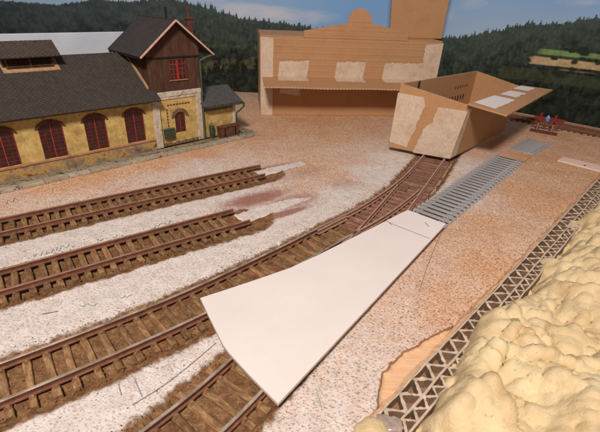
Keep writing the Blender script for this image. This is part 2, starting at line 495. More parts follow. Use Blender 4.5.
def build_ground():
    p = np.concatenate([np.arange(-15, 20, .085), np.arange(20, 40, .17), np.arange(40, 80, .6)])
    q = np.concatenate([np.arange(.11, 26, .085), np.arange(26, 45, .2), np.arange(45, 80, .8)])
    PP, QQ = np.meshgrid(p, q, indexing='ij')
    edge = np.clip(1 - (QQ - .11) / .6, 0, 1)
    QW = QQ + edge * (.16 * fbm(PP * 1.3, QQ * 0 + 3.3, 4) + .05)
    X = E0[0] + PP * ED[0] + QW * EQ[0]; Y = E0[1] + PP * ED[1] + QW * EQ[1]
    dirt = np.full(X.shape, -9.0); core = np.full(X.shape, 9.0)
    for pl, wl, wr in ((pathA, 1.2, 1.85), (pathB, 1.25, 1.9), (pathC[::-1], 1.55, 1.85), (pathD[::-1], 1.65, 1.65)):
        d, s = poly_dist(X, Y, pl[::3])
        w = np.where(s > 0, wl, wr)
        dirt = np.maximum(dirt, w - d); core = np.minimum(core, d)
    # white filler by survey points
    cp = [(50, 190, .0), (100, 178, .0), (150, 166, 0), (200, 153, 0), (250, 141, .0), (20, 203, .55), (60, 201, .55), (120, 187, .5), (160, 177, .6), (200, 168, .75), (240, 158, .55),
          (265, 148, .35), (0, 205, .4), (30, 245, 1.1), (100, 225, 1.1), (180, 205, 1), (240, 192, 1), (270, 185, .7), (20, 320, 1.2), (100, 290, 1.2), (160, 270, 1.1), (220, 250, 1.1), (260, 235, 1.1), (300, 215, 1),
          (340, 195, 1), (375, 175, 1.05), (392, 160, .9), (300, 150, .3), (340, 137, .05), (300, 190, .4), (330, 178, .3), (280, 203, .65), (310, 165, .25), (350, 160, .4), (320, 120, 0), (280, 128, .0), (375, 145, .5), (380, 128, .2),
          (100, 400, 1.2), (170, 365, 1.2), (30, 431, 1.2), (330, 400, .75), (310, 425, .8), (360, 340, .7), (400, 300, .5), (430, 260, .35), (455, 235, .25), (480, 222, .1), (520, 190, .05), (560, 172, 0), (490, 270, .0), (550, 205, 0), (430, 190, 1.2), (462, 168, .9), (440, 205, 1.2), (480, 150, .35), (500, 140, .1), (545, 160, 0), (560, 140, 0), (450, 300, .2), (420, 340, .45), (480, 185, .35), (380, 380, .7), (330, 110, 0), (420, 260, .5), (440, 320, .2), (400, 350, .55)]
    num = 0; den = 0
    for px, py, v in cp:
        g = G(px, py); w = 1 / (((X - g[0]) ** 2 + (Y - g[1]) ** 2) ** 1.5 + .5); num = num + w * v; den = den + w
    white = num / den
    # red brown spray at the rail ends and the two masked strips in it
    stain = np.zeros(X.shape)
    for px, py, rx, ry, v in ((275, 170, 2.3, .8, .9), (255, 200, 2.6, .9, 1.0), (292, 203, 2.6, 1.4, .6), (262, 225, .7, .45, 1.1), (280, 216, 2.2, .33, 1.3), (300, 175, 3, 1.2, .4), (345, 185, 2.5, 1.5, .35)):
        g = G(px, py); dx = X - g[0]; dy = Y - g[1]; a = dx * .79 + dy * .61; b = -dx * .61 + dy * .79
        stain = np.maximum(stain, v * np.exp(-(a / rx) ** 2 - (b / ry) ** 2))
    for quad in ([(254, 172), (301, 162.5), (306, 165.5), (262, 177)], [(233, 216), (290, 200), (312, 199), (246, 224)]):
        m = in_poly(X, Y, [G(*k) for k in quad])
        stain[m] = 0; white[m] = 1.15; dirt[m] = np.minimum(dirt[m], -.6)
    # torn cork
    tear = [G(*k, 0) for k in ((378, 409), (379, 392), (382, 377), (393, 364), (404, 354), (414, 348), (425, 341), (436, 335.5), (446, 330), (451, 328), (462, 322), (440, 345), (420, 365), (400, 388))]
    tear2 = [G(*k, 0) for k in ((497, 293), (494, 288), (500, 281), (507, 276), (514, 272), (521, 266), (512, 278))]
    td, _ = poly_dist(X, Y, np.array(tear + tear[:1]))
    ins = in_poly(X, Y, tear)
    td2, _ = poly_dist(X, Y, np.array(tear2 + tear2[:1])); ins2 = in_poly(X, Y, tear2)
    sdt = np.maximum(np.where(ins, td, -td), np.where(ins2, td2, -td2)) + .10 * fbm(X * 3.1, Y * 3.1, 3)
    wood = np.clip(.5 + sdt / .16, 0, 1)
    # relief
    nz = fbm(X * 1.3, Y * 1.3, 4)
    dn = np.clip((dirt + .5 * fbm(X * 2.2, Y * 2.2, 4)) / .35, 0, 1)
    Z = .085 + .02 * nz + .012 * fbm(X * 6, Y * 6, 2)
    coreAB = np.minimum(poly_dist(X, Y, pathA[::4])[0], poly_dist(X, Y, pathB[::4])[0])
    bed = np.where(core < 1.0, np.where(coreAB < 1.05, -.085, .02), -.07 + .08 * np.clip((core - 1.3) / .4, 0, 1)) + .07 * fbm(X * 2.6, Y * 2.6, 4, .6)
    tz = np.clip((Y - 21.5) / 1.5, 0, 1) * np.clip((X - 2.5) / 1.0, 0, 1)
    bed = bed - .16 * tz * np.clip((1.9 - core) / .45, 0, 1)
    Z = Z * (1 - dn) + bed * dn
    Z = Z * (1 - wood) + (-.10 + .004 * fbm(X * .6, Y * 9, 2)) * wood
    Z = Z + .05 * wood * (1 - wood) * 4
    Z -= .05 * edge ** 3
    np_, nq = X.shape
    co = np.stack([X, Y, Z], -1).reshape(-1, 3)
    # skirt along the sawn edge
    sk = np.stack([X[:, 0], Y[:, 0], np.full(np_, -.16)], 1)
    co = np.concatenate([co, sk])
    idx = np.arange(np_ * nq).reshape(np_, nq)
    f = np.stack([idx[:-1, :-1], idx[1:, :-1], idx[1:, 1:], idx[:-1, 1:]], -1).reshape(-1, 4)
    ks = np.arange(np_ * nq, np_ * nq + np_)
    fs = np.stack([ks[:-1], ks[1:], idx[1:, 0], idx[:-1, 0]], -1)
    f = np.concatenate([f, fs])
    me = bpy.data.meshes.new('ground')
    me.vertices.add(len(co)); me.vertices.foreach_set('co', co.ravel())
    me.loops.add(f.size); me.loops.foreach_set('vertex_index', f.ravel())
    me.polygons.add(len(f)); me.polygons.foreach_set('loop_start', np.arange(0, f.size, 4)); me.polygons.foreach_set('loop_total', np.full(len(f), 4))
    me.polygons.foreach_set('use_smooth', np.ones(len(f), bool))
    me.update(calc_edges=True)
    for nm, arr in (('white', white), ('dirt', dirt), ('stain', stain), ('wood', wood)):
        a = me.attributes.new(nm, 'FLOAT', 'POINT'); a.data.foreach_set('value', np.concatenate([arr.ravel(), arr[:, 0]]).astype(np.float32))
    me.materials.append(M['ground'])
    o = link('ground', me)
    tag(o, 'cork covered baseboard with white filler and brown ballast around the tracks', 'baseboard', kind='structure')
    return o


ground = build_ground()
m = MB(); m.box(FQ, -16, 80, .055, 60, -1.6, -.165)
tag(m.build('board', M['pine']), 'pale plywood board under the cork', 'baseboard', kind='structure')
m = MB(); m.box(FQ, -40, 90, -60, 0.05, -3.2, -1.9)
tag(m.build('lower_board', M['edge_dark']), 'lower wooden board under the foam', 'baseboard', kind='structure')


def ribbon(name, pts, w, mat, z=.13, parent=None):
    """flat pencil or pen line lying on a surface"""
    pl = catmull([np.array(p) for p in pts], .12) if len(pts) > 2 else np.array(pts, float)
    l = offset(pl, w / 2); r = offset(pl, -w / 2); n = len(pl)
    v = [(*p, z) for p in l] + [(*p, z) for p in r]
    return mk(name, v, [(i, i + 1, n + i + 1, n + i) for i in range(n - 1)], mat, parent, fix=False)


# ================================================================== printed backdrop
def build_backdrop():
    ctrl = [(-120, 40), (-95, 52), (-70, 58.3), (-30, 58.4), (0, 58.5), (10, 58.4), (16, 57.9), (22, 56.6), (27.1, 53.9), (34.2, 47.3), (45, 36.8), (60, 22), (80, 2)]
    pl = catmull(ctrl, .085)
    s = np.concatenate([[0], np.cumsum(np.linalg.norm(np.diff(pl, axis=0), axis=1))])
    s0 = s[np.argmin(np.abs(pl[:, 0]))]; s = s - s0                  # s = 0 at x = 0, s about x on the flat part
    keep = (s > -70) & (s < 62); pl = pl[keep]; s = s[keep]
    zz = np.concatenate([np.linspace(-.5, 13.2, 175), np.linspace(13.4, 24, 20)])
    S, Z = np.meshgrid(s, zz, indexing='ij')
    sx = lambda x: float(np.interp(x, pl[:, 0], s))
    def L(r, g, b): return np.array(srgb(r, g, b)[:3])
    # sky
    t = np.clip((Z - 8) / 7, 0, 1)[..., None]
    img = L(160, 176, 190) * (1 - t) + L(112, 152, 196) * t
    bl = np.exp(-((S - 6) / 9) ** 2)[..., None] * .75
    img = img * (1 - bl) + L(108, 152, 200) * bl
    cl = np.clip(fbm(S * .16, Z * .5, 5) * 1.3 - .02 + .5 * np.exp(-((S + 6.5) / 5) ** 2 - ((Z - 10.3) / 1.0) ** 2), 0, 1)[..., None]
    img = img * (1 - cl * .75) + L(206, 198, 200) * cl * .75
    # ridge line
    tx = np.array([-70, -45, -40, -32, -27, -22.7, -18, -15, -11.5, -8.8, -6, -1, 1, 6, 12, sx(19.4), sx(24), sx(26.4), sx(28.7), sx(31.4), sx(34), 62])
    tz = np.array([10.2, 10.4, 10.1, 9.9, 10.8, 10.6, 11.2, 10.7, 9.9, 9.25, 9.1, 8.7, 8.4, 8.0, 7.9, 8.2, 9.5, 10.3, 10.4, 11.3, 11.6, 11])
    ridge = np.interp(s, tx, tz) + .12 * fbm(s * .9, s * 0, 3)
    trees = np.zeros_like(s)
    r2 = np.random.default_rng(3)
    for c in np.arange(s[0], s[-1], .17):
        c2 = c + r2.normal(0, .06); hgt = abs(r2.normal(.26, .24)); wd = .07 + .2 * hgt
        if -45 < c2 < -22: hgt *= .35
        m_ = np.abs(s - c2) < wd
        trees[m_] = np.maximum(trees[m_], hgt * (1 - np.abs(s[m_] - c2) / wd))
    top = (ridge + trees)[:, None]
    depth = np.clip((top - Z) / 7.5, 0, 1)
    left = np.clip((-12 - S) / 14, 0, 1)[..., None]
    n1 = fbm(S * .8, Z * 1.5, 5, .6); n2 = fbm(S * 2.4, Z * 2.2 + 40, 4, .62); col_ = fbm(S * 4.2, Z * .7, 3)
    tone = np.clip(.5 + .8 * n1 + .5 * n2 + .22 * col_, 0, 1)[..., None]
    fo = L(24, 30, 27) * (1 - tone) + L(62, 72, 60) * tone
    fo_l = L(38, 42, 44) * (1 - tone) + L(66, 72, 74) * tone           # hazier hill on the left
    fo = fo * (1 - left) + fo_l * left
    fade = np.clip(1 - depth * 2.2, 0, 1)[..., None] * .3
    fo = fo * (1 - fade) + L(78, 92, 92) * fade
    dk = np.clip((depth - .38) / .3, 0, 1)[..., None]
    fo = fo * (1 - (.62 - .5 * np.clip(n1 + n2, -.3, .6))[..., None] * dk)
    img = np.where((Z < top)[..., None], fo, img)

    # single trees, far ones first
    rt = np.random.default_rng(12); T_ = []
    for _ in range(5200):
        ts = rt.uniform(s[0], s[-1]); rz = float(np.interp(ts, s, ridge)); T_.append((ts, rt.uniform(-.6, rz - .25), rz))
    T_.sort(key=lambda k: -k[1])
    for ts, tz_, rz in T_:
        near = 1 - np.clip(tz_ / rz, 0, 1); hg = (.42 + .55 * near) * rt.uniform(.7, 1.35); wd = hg * rt.uniform(.2, .3)
        i0, i1 = np.searchsorted(s, [ts - wd * 1.8, ts + wd * 1.8]); j0, j1 = np.searchsorted(zz, [tz_ - .1, tz_ + hg])
        if i1 <= i0 or j1 <= j0: continue
        A_ = S[i0:i1, j0:j1] - ts; H_ = (Z[i0:i1, j0:j1] - tz_) / hg
        if rt.random() < .6: sh_ = np.clip((wd * (1.02 - H_) - np.abs(A_)) / .06, 0, 1)
        else: sh_ = np.clip((1 - np.hypot(A_ / (wd * 1.5), (H_ - .5) / .5)) * 4, 0, 1)
        haze_ = .34 * (1 - near) ** 1.5; q_ = rt.random()
        dark_ = 1 - .55 * np.clip((near - .35) / .4, 0, 1)
        c_ = (L(22, 27, 23) * (1 - q_) + L(62, 74, 54) * q_) * dark_; c_ = c_ * (1 - haze_) + L(72, 86, 86) * haze_
        lf = float(np.clip((-12 - ts) / 14, 0, 1)); c_ = c_ * (1 - .7 * lf) + L(50, 55, 57) * .7 * lf
        lit = (1 + .35 * np.clip(-A_ / wd, -1, 1))[..., None]
        k_ = sh_[..., None] * .75 * (1 - .5 * lf)
        img[i0:i1, j0:j1] = img[i0:i1, j0:j1] * (1 - k_) + c_ * lit * k_

    def blend(mask, c, k=1.0):
        nonlocal img
        mk_ = np.clip(mask, 0, 1)[..., None] * k
        img = img * (1 - mk_) + c * mk_
    ed = .5 * fbm(S * 1.5, Z * 3, 4)
    # meadow band with small conifers, left
    mb = np.clip((1 - np.abs(Z - 3.7 - .12 * (S + 10) + ed) / .75) * 2, 0, 1) * np.clip((S + 16) / 2, 0, 1) * np.clip((-2 - S) / 3, 0, 1)
    blend(mb * (.55 + n2), L(96, 92, 56), .8)
    mb2 = np.clip((1 - np.abs(Z - 6.0 - .03 * (S + 10) + ed) / .35) * 2, 0, 1) * np.clip((S + 16) / 2, 0, 1) * np.clip((-2 - S) / 3, 0, 1)
    blend(mb2 * (.4 + n2), L(74, 84, 58), .6)
    # fields, right
    x0 = sx(27.3)
    u = S - x0
    def fld(zlo, zhi, u0, c, k=1.0):
        m_ = np.clip((Z - zlo - .12 * ed - .02 * u) * 9, 0, 1) * np.clip((zhi - Z - .1 * ed - .0 * u) * 9, 0, 1) * np.clip((u - u0 + .8 * ed) * 2.5, 0, 1)
        blend(m_, c * (.9 + .3 * n2[..., None]), k)
    fld(7.1, 7.85, .5, L(118, 138, 84))
    fld(6.95, 7.15, .2, L(60, 74, 46))
    fld(5.95, 6.95, -.2, L(190, 158, 118))
    fld(5.55, 5.85, 3.2, L(150, 128, 92), .85)
    fld(4.0, 5.5, -3.5, L(70, 74, 48), .5)
    for _ in range(26):                                              # bushes and single trees before the fields
        cu = r2.uniform(1.5, 12); cz = r2.choice([7.0, 6.9, 5.95, 5.6, 7.8, 5.2]) + r2.normal(0, .12); rr = abs(r2.normal(.17, .1)) + .07
        m_ = np.clip(1.3 - np.hypot((u - cu) / 1.5, Z - cz) / rr + ed, 0, 1)
        blend(np.clip(m_ * 2.5, 0, 1), L(34, 40, 30), .95)
    r3 = np.random.default_rng(5)
    for _ in range(90):                                              # conifers in the left meadow
        cs = r3.uniform(-15, -2); cz = 3.0 + .12 * (cs + 10) + r3.normal(.1, .35); hg = r3.uniform(.4, .9)
        k = np.clip((Z - cz) / hg, 0, 1)
        m_ = (np.abs(S - cs) < .22 * (1 - k)) & (Z > cz - .1) & (Z < cz + hg)
        blend(m_ * 1.0, L(18, 22, 18), .9)
    img = np.clip(img * 1.15, 0, 1)
    n, kz = S.shape
    co = np.stack([np.repeat(pl[:, 0][:, None], kz, 1), np.repeat(pl[:, 1][:, None], kz, 1), Z], -1).reshape(-1, 3)
    idx = np.arange(n * kz).reshape(n, kz)
    f = np.stack([idx[:-1, :-1], idx[1:, :-1], idx[1:, 1:], idx[:-1, 1:]], -1).reshape(-1, 4)
    me = bpy.data.meshes.new('backdrop')
    me.from_pydata(co, [], f)
    me.polygons.foreach_set('use_smooth', np.ones(len(f), bool))
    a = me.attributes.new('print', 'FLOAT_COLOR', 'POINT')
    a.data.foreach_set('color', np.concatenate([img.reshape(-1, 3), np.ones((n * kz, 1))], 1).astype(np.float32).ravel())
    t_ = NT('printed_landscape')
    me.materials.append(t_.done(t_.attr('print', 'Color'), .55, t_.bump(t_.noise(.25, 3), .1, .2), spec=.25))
    o = link('backdrop', me)
    so = o.modifiers.new('sheet', 'SOLIDIFY'); so.thickness = .08; so.offset = -1
    tag(o, 'printed landscape backdrop of dark forest, fields and blue sky behind the layout', 'backdrop', kind='structure')


build_backdrop()

# ================================================================== tracks
RAIL_PROFILE = [(-.105, 0), (.105, 0), (.10, .035), (.035, .055), (.032, .165), (.058, .185), (.058, .245), (.044, .26), (-.044, .26), (-.058, .245), (-.058, .185), (-.032, .165), (-.035, .055), (-.10, .035)]
HEAD = {6, 7, 8}


def sweep_rail(name, pl, mats, parent, z0=RAIL_Z0, sc=1.0):
    PROFILE = [(x * sc, z * sc) for x, z in RAIL_PROFILE]
    t = tang(pl); nr = np.stack([-t[:, 1], t[:, 0]], 1); k = len(PROFILE); v = []; f = []; mi = []
    for i in range(len(pl)):
        for (x, z) in PROFILE: v.append((*(pl[i] + nr[i] * x), z0 + z))
    for i in range(len(pl) - 1):
        for j in range(k):
            f.append((i * k + j, i * k + (j + 1) % k, (i + 1) * k + (j + 1) % k, (i + 1) * k + j)); mi.append(1 if j in HEAD else 0)
    f.append(tuple(range(k))); mi.append(0); f.append(tuple(range((len(pl) - 1) * k, len(pl) * k))); mi.append(0)
    return mk(name, v, f, mats, parent, midx=mi)


def sleeper_mesh(name, length, width, height, mat, seed, jitter=.015, chairs=True, slots=0):
    r = random.Random(seed); m = MB(); L, w = length / 2, width / 2
    j = lambda s=1: r.uniform(-jitter, jitter) * s
    ns = 5; xs = [(-L + 2 * L * i / (ns - 1)) for i in range(ns)]
    rings = []
    for x in xs:
        a, b = j(), j()
        rings.append([(x + j(), -w + a, -.14), (x + j(), w + b, -.14), (x + j(), w + b, height - .03), (x + j(), w * .82 + b, height + j(.6)), (x + j(), -w * .82 + a, height + j(.6)), (x + j(), -w + a, height - .03)])
    v = [p for rg in rings for p in rg]; f = []
    for i in range(ns - 1):
        for k in range(6): f.append((i * 6 + k, i * 6 + (k + 1) % 6, (i + 1) * 6 + (k + 1) % 6, (i + 1) * 6 + k))
    f += [(0, 1, 2, 3, 4, 5), tuple((ns - 1) * 6 + k for k in range(6))[::-1]]
    m.add(v, f)
    if chairs:
        for sx in (-GA, GA):
            m.box(W3, sx - .21, sx + .21, -w * .78, w * .78, height - .01, height + .045)
            for q in (-.15, .15): m.box(W3, sx + q - .04, sx + q + .04, -w * .5, w * .5, height + .04, height + .10)
    me = bpy.data.meshes.new(name); me.from_pydata(m.v, [], m.f); me.materials.append(mat)
    bm = bmesh.new(); bm.from_mesh(me); bmesh.ops.recalc_face_normals(bm, faces=bm.faces); bm.to_mesh(me); bm.free()
    return me


def at_len(pl):
    s = np.concatenate([[0], np.cumsum(np.linalg.norm(np.diff(pl, axis=0), axis=1))]); return s


def sub(pl, s0, s1, step=.25):
    s = at_len(pl); q = np.linspace(s0, s1, max(2, int((s1 - s0) / step)))
    return np.stack([np.interp(q, s, pl[:, k]) for k in (0, 1)], 1)


def make_track(label, group, pl, s0, s1, spacing, meshes, rail_mats, rail0=None, rail1=None, jit=.05, name='railway_track', low=False):
    c = sub(pl, s0, s1)
    root = empty(name, (*c[len(c) // 2], 0), label, 'track', group)
    rp = sub(pl, rail0 if rail0 is not None else s0, rail1[0] if rail1 else s1); sweep_rail('connecting_web' if low else 'rail', offset(rp, GA), rail_mats, root, .09 if low else RAIL_Z0, .52 if low else 1.0)
    rp = sub(pl, rail0 if rail0 is not None else s0, rail1[1] if rail1 else s1); sweep_rail('connecting_web' if low else 'rail', offset(rp, -GA), rail_mats, root, .09 if low else RAIL_Z0, .52 if low else 1.0)
    S = at_len(pl); T = tang(pl)
    inv = world_of(root).inverted()
    k = 0; s = s0 + spacing / 2
    while s < s1 - .05:
        p = np.array([np.interp(s, S, pl[:, i]) for i in (0, 1)]); t = np.array([np.interp(s, S, T[:, i]) for i in (0, 1)])
        o = bpy.data.objects.new('sleeper', meshes[k % len(meshes)] if jit == 0 else random.choice(meshes)); col.objects.link(o)
        o.parent = root; o.matrix_parent_inverse = inv
        o.location = (p[0], p[1], random.uniform(-.012, .012) if jit else 0)
        o.rotation_euler = (0, 0, math.atan2(t[1], t[0]) - math.pi / 2 + random.gauss(0, jit * .5))
        k += 1; s += spacing + (random.gauss(0, .03) if jit else 0)
    return root


mA = [sleeper_mesh('sleeper', 2.75, .29, .13, M['sleeper'], i) for i in range(5)]
mG = [sleeper_mesh('sleeper', 2.75, .27, .125, M['sleeper_dk'], i) for i in range(3)]
mC = [sleeper_mesh('sleeper', 2.8, .25, .125, M['sleeper'], 20 + i) for i in range(6)]
rm = [M['rust'], M['steel']]; rmd = [M['rust'], M['steel_dull']]
LA = at_len(pathA)[-1]; LB = at_len(pathB)[-1]; LC = at_len(pathC)[-1]; LD = at_len(pathD)[-1]
make_track('rusty siding track nearest the engine shed, ending in open rails', 'weathered yard tracks', pathA, 2, LA - 1.2, .57, mA, rmd, rail1=(LA + 0, LA - .6))
make_track('rusty middle siding track between two white strips, ending in cut rails', 'weathered yard tracks', pathB, 2, LB - 1.0, .58, mA, rmd, rail1=(LB - .2, LB))

# turnout: paths share the far end
sEnd = 23.4
Csub = sub(pathC, 0, sEnd); Dsub = sub(pathD, 0, sEnd)
tn = empty('turnout', (*Csub[len(Csub) // 2], 0), 'reddish brown turnout between the white card and the open cardboard box', 'track switch')
rr_ = [M['rust_red'], M['steel_pink']]
sweep_rail('stock_rail', offset(Csub[::-1], GA), rr_, tn)
sweep_rail('stock_rail', offset(Dsub[::-1], -GA), rr_, tn)
# blades start where they leave the stock rails
cr = offset(Csub, GA); dr = offset(Dsub, GA); cl_ = offset(Csub, -GA); dl = offset(Dsub, -GA)   # travelling away from the box: + is right side seen from camera? (left of travel)
sepR = np.linalg.norm(cr - dr, axis=1); sepL = np.linalg.norm(cl_ - dl, axis=1)
iR = int(np.argmax(sepR > .2)); iL = int(np.argmax(sepL > .2))
sweep_rail('switch_blade', cr[iR:], rr_, tn)
sweep_rail('switch_blade', dl[iL:], rr_, tn)
fi = int(np.argmin(np.linalg.norm(cr - dl, axis=1)))
sweep_rail('check_rail', offset(sub(pathC, at_len(Csub)[fi] - 1.3, at_len(Csub)[fi] + 1.3), -GA + .2), rr_, tn, RAIL_Z0 + .01)
sweep_rail('check_rail', offset(sub(pathD, at_len(Csub)[fi] - 1.3, at_len(Csub)[fi] + 1.3), GA - .2), rr_, tn, RAIL_Z0 + .01)
fp = (cr[fi] + dl[fi]) / 2; ft = tang(Csub)[fi]
m = MB(); fr = lambda a, b, z: (fp[0] + a * ft[0] - b * ft[1], fp[1] + a * ft[1] + b * ft[0], z)
m.hexa([fr(-.5, -.1, .17), fr(1.2, -.32, .17), fr(1.2, .32, .17), fr(-.5, .1, .17)], [fr(-.5, -.06, .36), fr(1.2, -.22, .36), fr(1.2, .22, .36), fr(-.5, .06, .36)])
m.build('frog', M['rust_red'], tn)
SC = at_len(Csub); s = .3; TC = tang(Csub); TD = tang(Dsub)
while s < sEnd - .2:
    c = np.array([np.interp(s, SC, Csub[:, i]) for i in (0, 1)]); d = np.array([np.interp(s, at_len(Dsub), Dsub[:, i]) for i in (0, 1)])
    t = np.array([np.interp(s, SC, (TC + TD)[:, i]) for i in (0, 1)]); t /= np.linalg.norm(t); nn = np.array([-t[1], t[0]])
    gap = (d - c) @ nn; lo, hi = min(0, gap) - 1.36, max(0, gap) + 1.36
    if gap < 2.6:
        ms = sleeper_mesh('sleeper', hi - lo, .24, .12, M['sleeper_red'], int(s * 100), chairs=False)
        o = bpy.data.objects.new('sleeper', ms); col.objects.link(o); o.parent = tn; o.matrix_parent_inverse = world_of(tn).inverted()
        mid = c + nn * (lo + hi) / 2; o.location = (mid[0], mid[1], 0.01); o.rotation_euler = (0, 0, math.atan2(t[1], t[0]) - math.pi / 2)
    s += .64
m = MB(); bx = G(404, 187, .2)
fr = lambda a, b, z: (bx[0] + a * .5 - b * .86, bx[1] + a * .86 + b * .5, z)
m.box(fr, -.55, .55, -.3, .3, .1, .2); m.box(fr, -.2, .2, -.12, .12, .2, .26)
m.build('switch_cover', M['sleeper_red'], tn, bevel=.02)

# card rests on these two
make_track('rusty brown main track curving along the upper edge of the white card', 'weathered yard tracks', pathC, sEnd, LC - 2, .64, mC, rm)
make_track('nearest rusty track running under the white card towards the lower edge', 'weathered yard tracks', pathD, sEnd, LD - 1, .66, mC, rm)

# grey unpainted flexible track
mg = [sleeper_mesh('sleeper', 2.55, .29, .2, M['grey'], 50, .002)]
pE = np.array([(7.75, 22.35), (18.35, 34.95)]); pE = sub(pE, 0, np.linalg.norm(pE[1] - pE[0]))
make_track('long unpainted grey plastic sleeper strip beside the white card', 'unpainted grey track pieces', pE, 0, at_len(pE)[-1], .6, mg, [M['grey'], M['grey']], jit=0, low=True)
pF = np.array([(20.3, 37.05), (23.85, 40.75)]); pF = sub(pF, 0, np.linalg.norm(pF[1] - pF[0]))
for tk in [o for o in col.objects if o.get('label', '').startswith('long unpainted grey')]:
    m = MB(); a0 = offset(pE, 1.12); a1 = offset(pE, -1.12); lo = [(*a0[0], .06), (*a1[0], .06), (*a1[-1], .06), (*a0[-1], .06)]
    m.prism(lo, [(x, y, .128) for x, y, z in lo]); m.build('gap_shade', M['gap_shade'], tk)  # thin dark sheet added to colour in the shade between the grey sleepers
make_track('short unpainted grey plastic sleeper piece lying alone before the buffer stop', 'unpainted grey track pieces', pF, 0, at_len(pF)[-1], .42, [sleeper_mesh('sleeper', 2.4, .33, .16, M['grey'], 51, .002)], [M['grey'], M['grey']], jit=0, low=True)
pG = catmull([(19, 54.6), (23.5, 51.6), (28, 47.9), (33, 43.6), (40, 37.5)])
make_track('dark track along the foot of the backdrop behind the buffer stop', 'weathered yard tracks', pG, 0, at_len(pG)[-1], .62, mG, rmd)
m = MB(); pl = offset(pG, 1.75); lo = [(*p, .05) for p in offset(pG, 1.7)] + [(*p, .05) for p in offset(pG, 2.1)[::-1]]
m.prism(lo, [(x, y, .32) for x, y, z in lo]); tag(m.build('wood_strip', M['tan_trim']), 'thin tan wooden strip between rear track and backdrop', 'wood strip')


# ================================================================== engine shed
BO = np.array([-19.1947, 23.4376]); BU = np.array([.70257, .71162]); BN = np.array([-.71162, .70257])
def B(a, b, z): x = BO + a * BU + b * BN; return (x[0], x[1], z)
def bbox(name, a0, a1, b0, b1, z0, z1, mat, parent, bevel=.015):
    m = MB(); m.box(B, a0, a1, b0, b1, z0, z1); return m.build(name, mat, parent, bevel=bevel)

shed = empty('engine_shed', B(8, 5, .3), 'yellow engine shed with arched red windows, shingled roof and brown boarded tower', 'engine shed')
ZB = .34                                          # platform top


def arc_pts(a0, a1, zs, rise, n=8):
    c = (a0 + a1) / 2; hw = (a1 - a0) / 2; R = (hw * hw + rise * rise) / (2 * rise); zc = zs + rise - R; th = math.asin(hw / R)
    return [(c + R * math.sin(-th + 2 * th * i / n), zc + R * math.cos(-th + 2 * th * i / n)) for i in range(n + 1)]


def wall_with_openings(name, a0, a1, z0, z1, b0, b1, ops, mat, parent):
    """ops: (a0, a1, sill, spring, rise)"""
    m = MB(); cur = a0
    def quad(pts):
        m.prism([B(a, b0, z) for a, z in pts], [B(a, b1, z) for a, z in pts])
    for (oa0, oa1, sill, spring, rise) in sorted(ops):
        quad([(cur, z0), (oa0, z0), (oa0, z1), (cur, z1)])
        if sill > z0: quad([(oa0, z0), (oa1, z0), (oa1, sill), (oa0, sill)])
        arc = arc_pts(oa0, oa1, spring, rise)
        for p, q in zip(arc[:-1], arc[1:]): quad([p, q, (q[0], z1), (p[0], z1)])
        cur = oa1
    quad([(cur, z0), (a1, z0), (a1, z1), (cur, z1)])
    return m.build(name, mat, parent)


def arched_window(parent, a0, a1, sill, spring, rise, b, cols, rows, pane_mat, bar_mat, bright=None):
    arc = arc_pts(a0, a1, spring, rise)
    poly = [(a0, sill), (a1, sill)] + arc[::-1]
    m = MB(); m.prism([B(x, b, z) for x, z in poly], [B(x, b + .05, z) for x, z in poly])
    w = m.build('window', pane_mat, parent)
    m = MB(); top = spring + rise
    def zt(a):
        return float(np.interp(a, [p[0] for p in arc], [p[1] for p in arc]))
    m2 = MB()
    for i in range(cols + 1):
        a = a0 + (a1 - a0) * i / cols; hw = .04 if i in (0, cols) else (.032 if i * 2 == cols else .014)
        a = min(max(a, a0 + hw), a1 - hw)
        (m2 if i * 2 == cols else m).box(B, a - hw, a + hw, b - .05 if i * 2 == cols else b - .035, b - .002, sill + .002, zt(a))
    for j in range(rows + 1):
        z = sill + (top - sill) * j / rows
        x0, x1 = a0, a1
        if z > spring:
            xs = [p[0] for p in arc if p[1] >= z - .02]
            if len(xs) < 2: continue
            x0, x1 = min(xs), max(xs)
        hw = .016
        m.box(B, x0, x1, b - .03, b - .004, max(z - hw, sill), z + hw)
    # frame along the arch
    arc2 = arc_pts(a0 + .02, a1 - .02, spring, rise - .02)
    for p, q in zip(arc[:-1], arc[1:]):
        m.prism([B(p[0], b - .035, p[1]), B(q[0], b - .035, q[1]), B(q[0], b - .035, q[1] - .09), B(p[0], b - .035, p[1] - .09)], [B(p[0], b - .003, p[1]), B(q[0], b - .003, q[1]), B(q[0], b - .003, q[1] - .09), B(p[0], b - .003, p[1] - .09)])
    m.build('glazing_bars', bar_mat, w)
    if m2.v: m2.build('mullion', bright or bar_mat, w)
    return w


HB = 1.5                                           # hall front wall plane
wins = [(.33 + 2.95 * k, .33 + 2.95 * k + 1.53, 1.24, 3.42, .34) for k in range(-2, 4)]
wall_with_openings('wall', -7.5, 11.5, ZB, 4.5, HB, HB + .22, wins, M['wall'], shed)
for k, (a0, a1, sill, spring, rise) in enumerate(wins):
    arched_window(shed, a0, a1, sill, spring, rise, HB + .12, 4, 9, M['glass'], M['red'], M['red_mid'])
    arc = arc_pts(a0 - .06, a1 + .06, spring - .02, rise + .02, 12); arc2 = arc_pts(a0 - .22, a1 + .22, spring - .02, rise + .22, 12)
    m = MB()
    for i in range(12):
        q = [arc[i], arc[i + 1], arc2[i + 1], arc2[i]]
        e = .004 * (i % 3)
        m.prism([B(x, HB - .07 - e, z) for x, z in q], [B(x, HB + .03, z) for x, z in q])
    m.build('window_arch', M['arch'], shed)
m = MB(); m.box(B, -7.5, 11.45, HB - .14, HB - .003, 1.08, 1.2); m.build('sill_band', M['sill'], shed, bevel=.02)
m = MB(); m.box(B, -7.5, 11.45, HB - .09, HB - .003, ZB - .1, 1.05); m.build('plinth', M['plinth'], shed, bevel=.02)
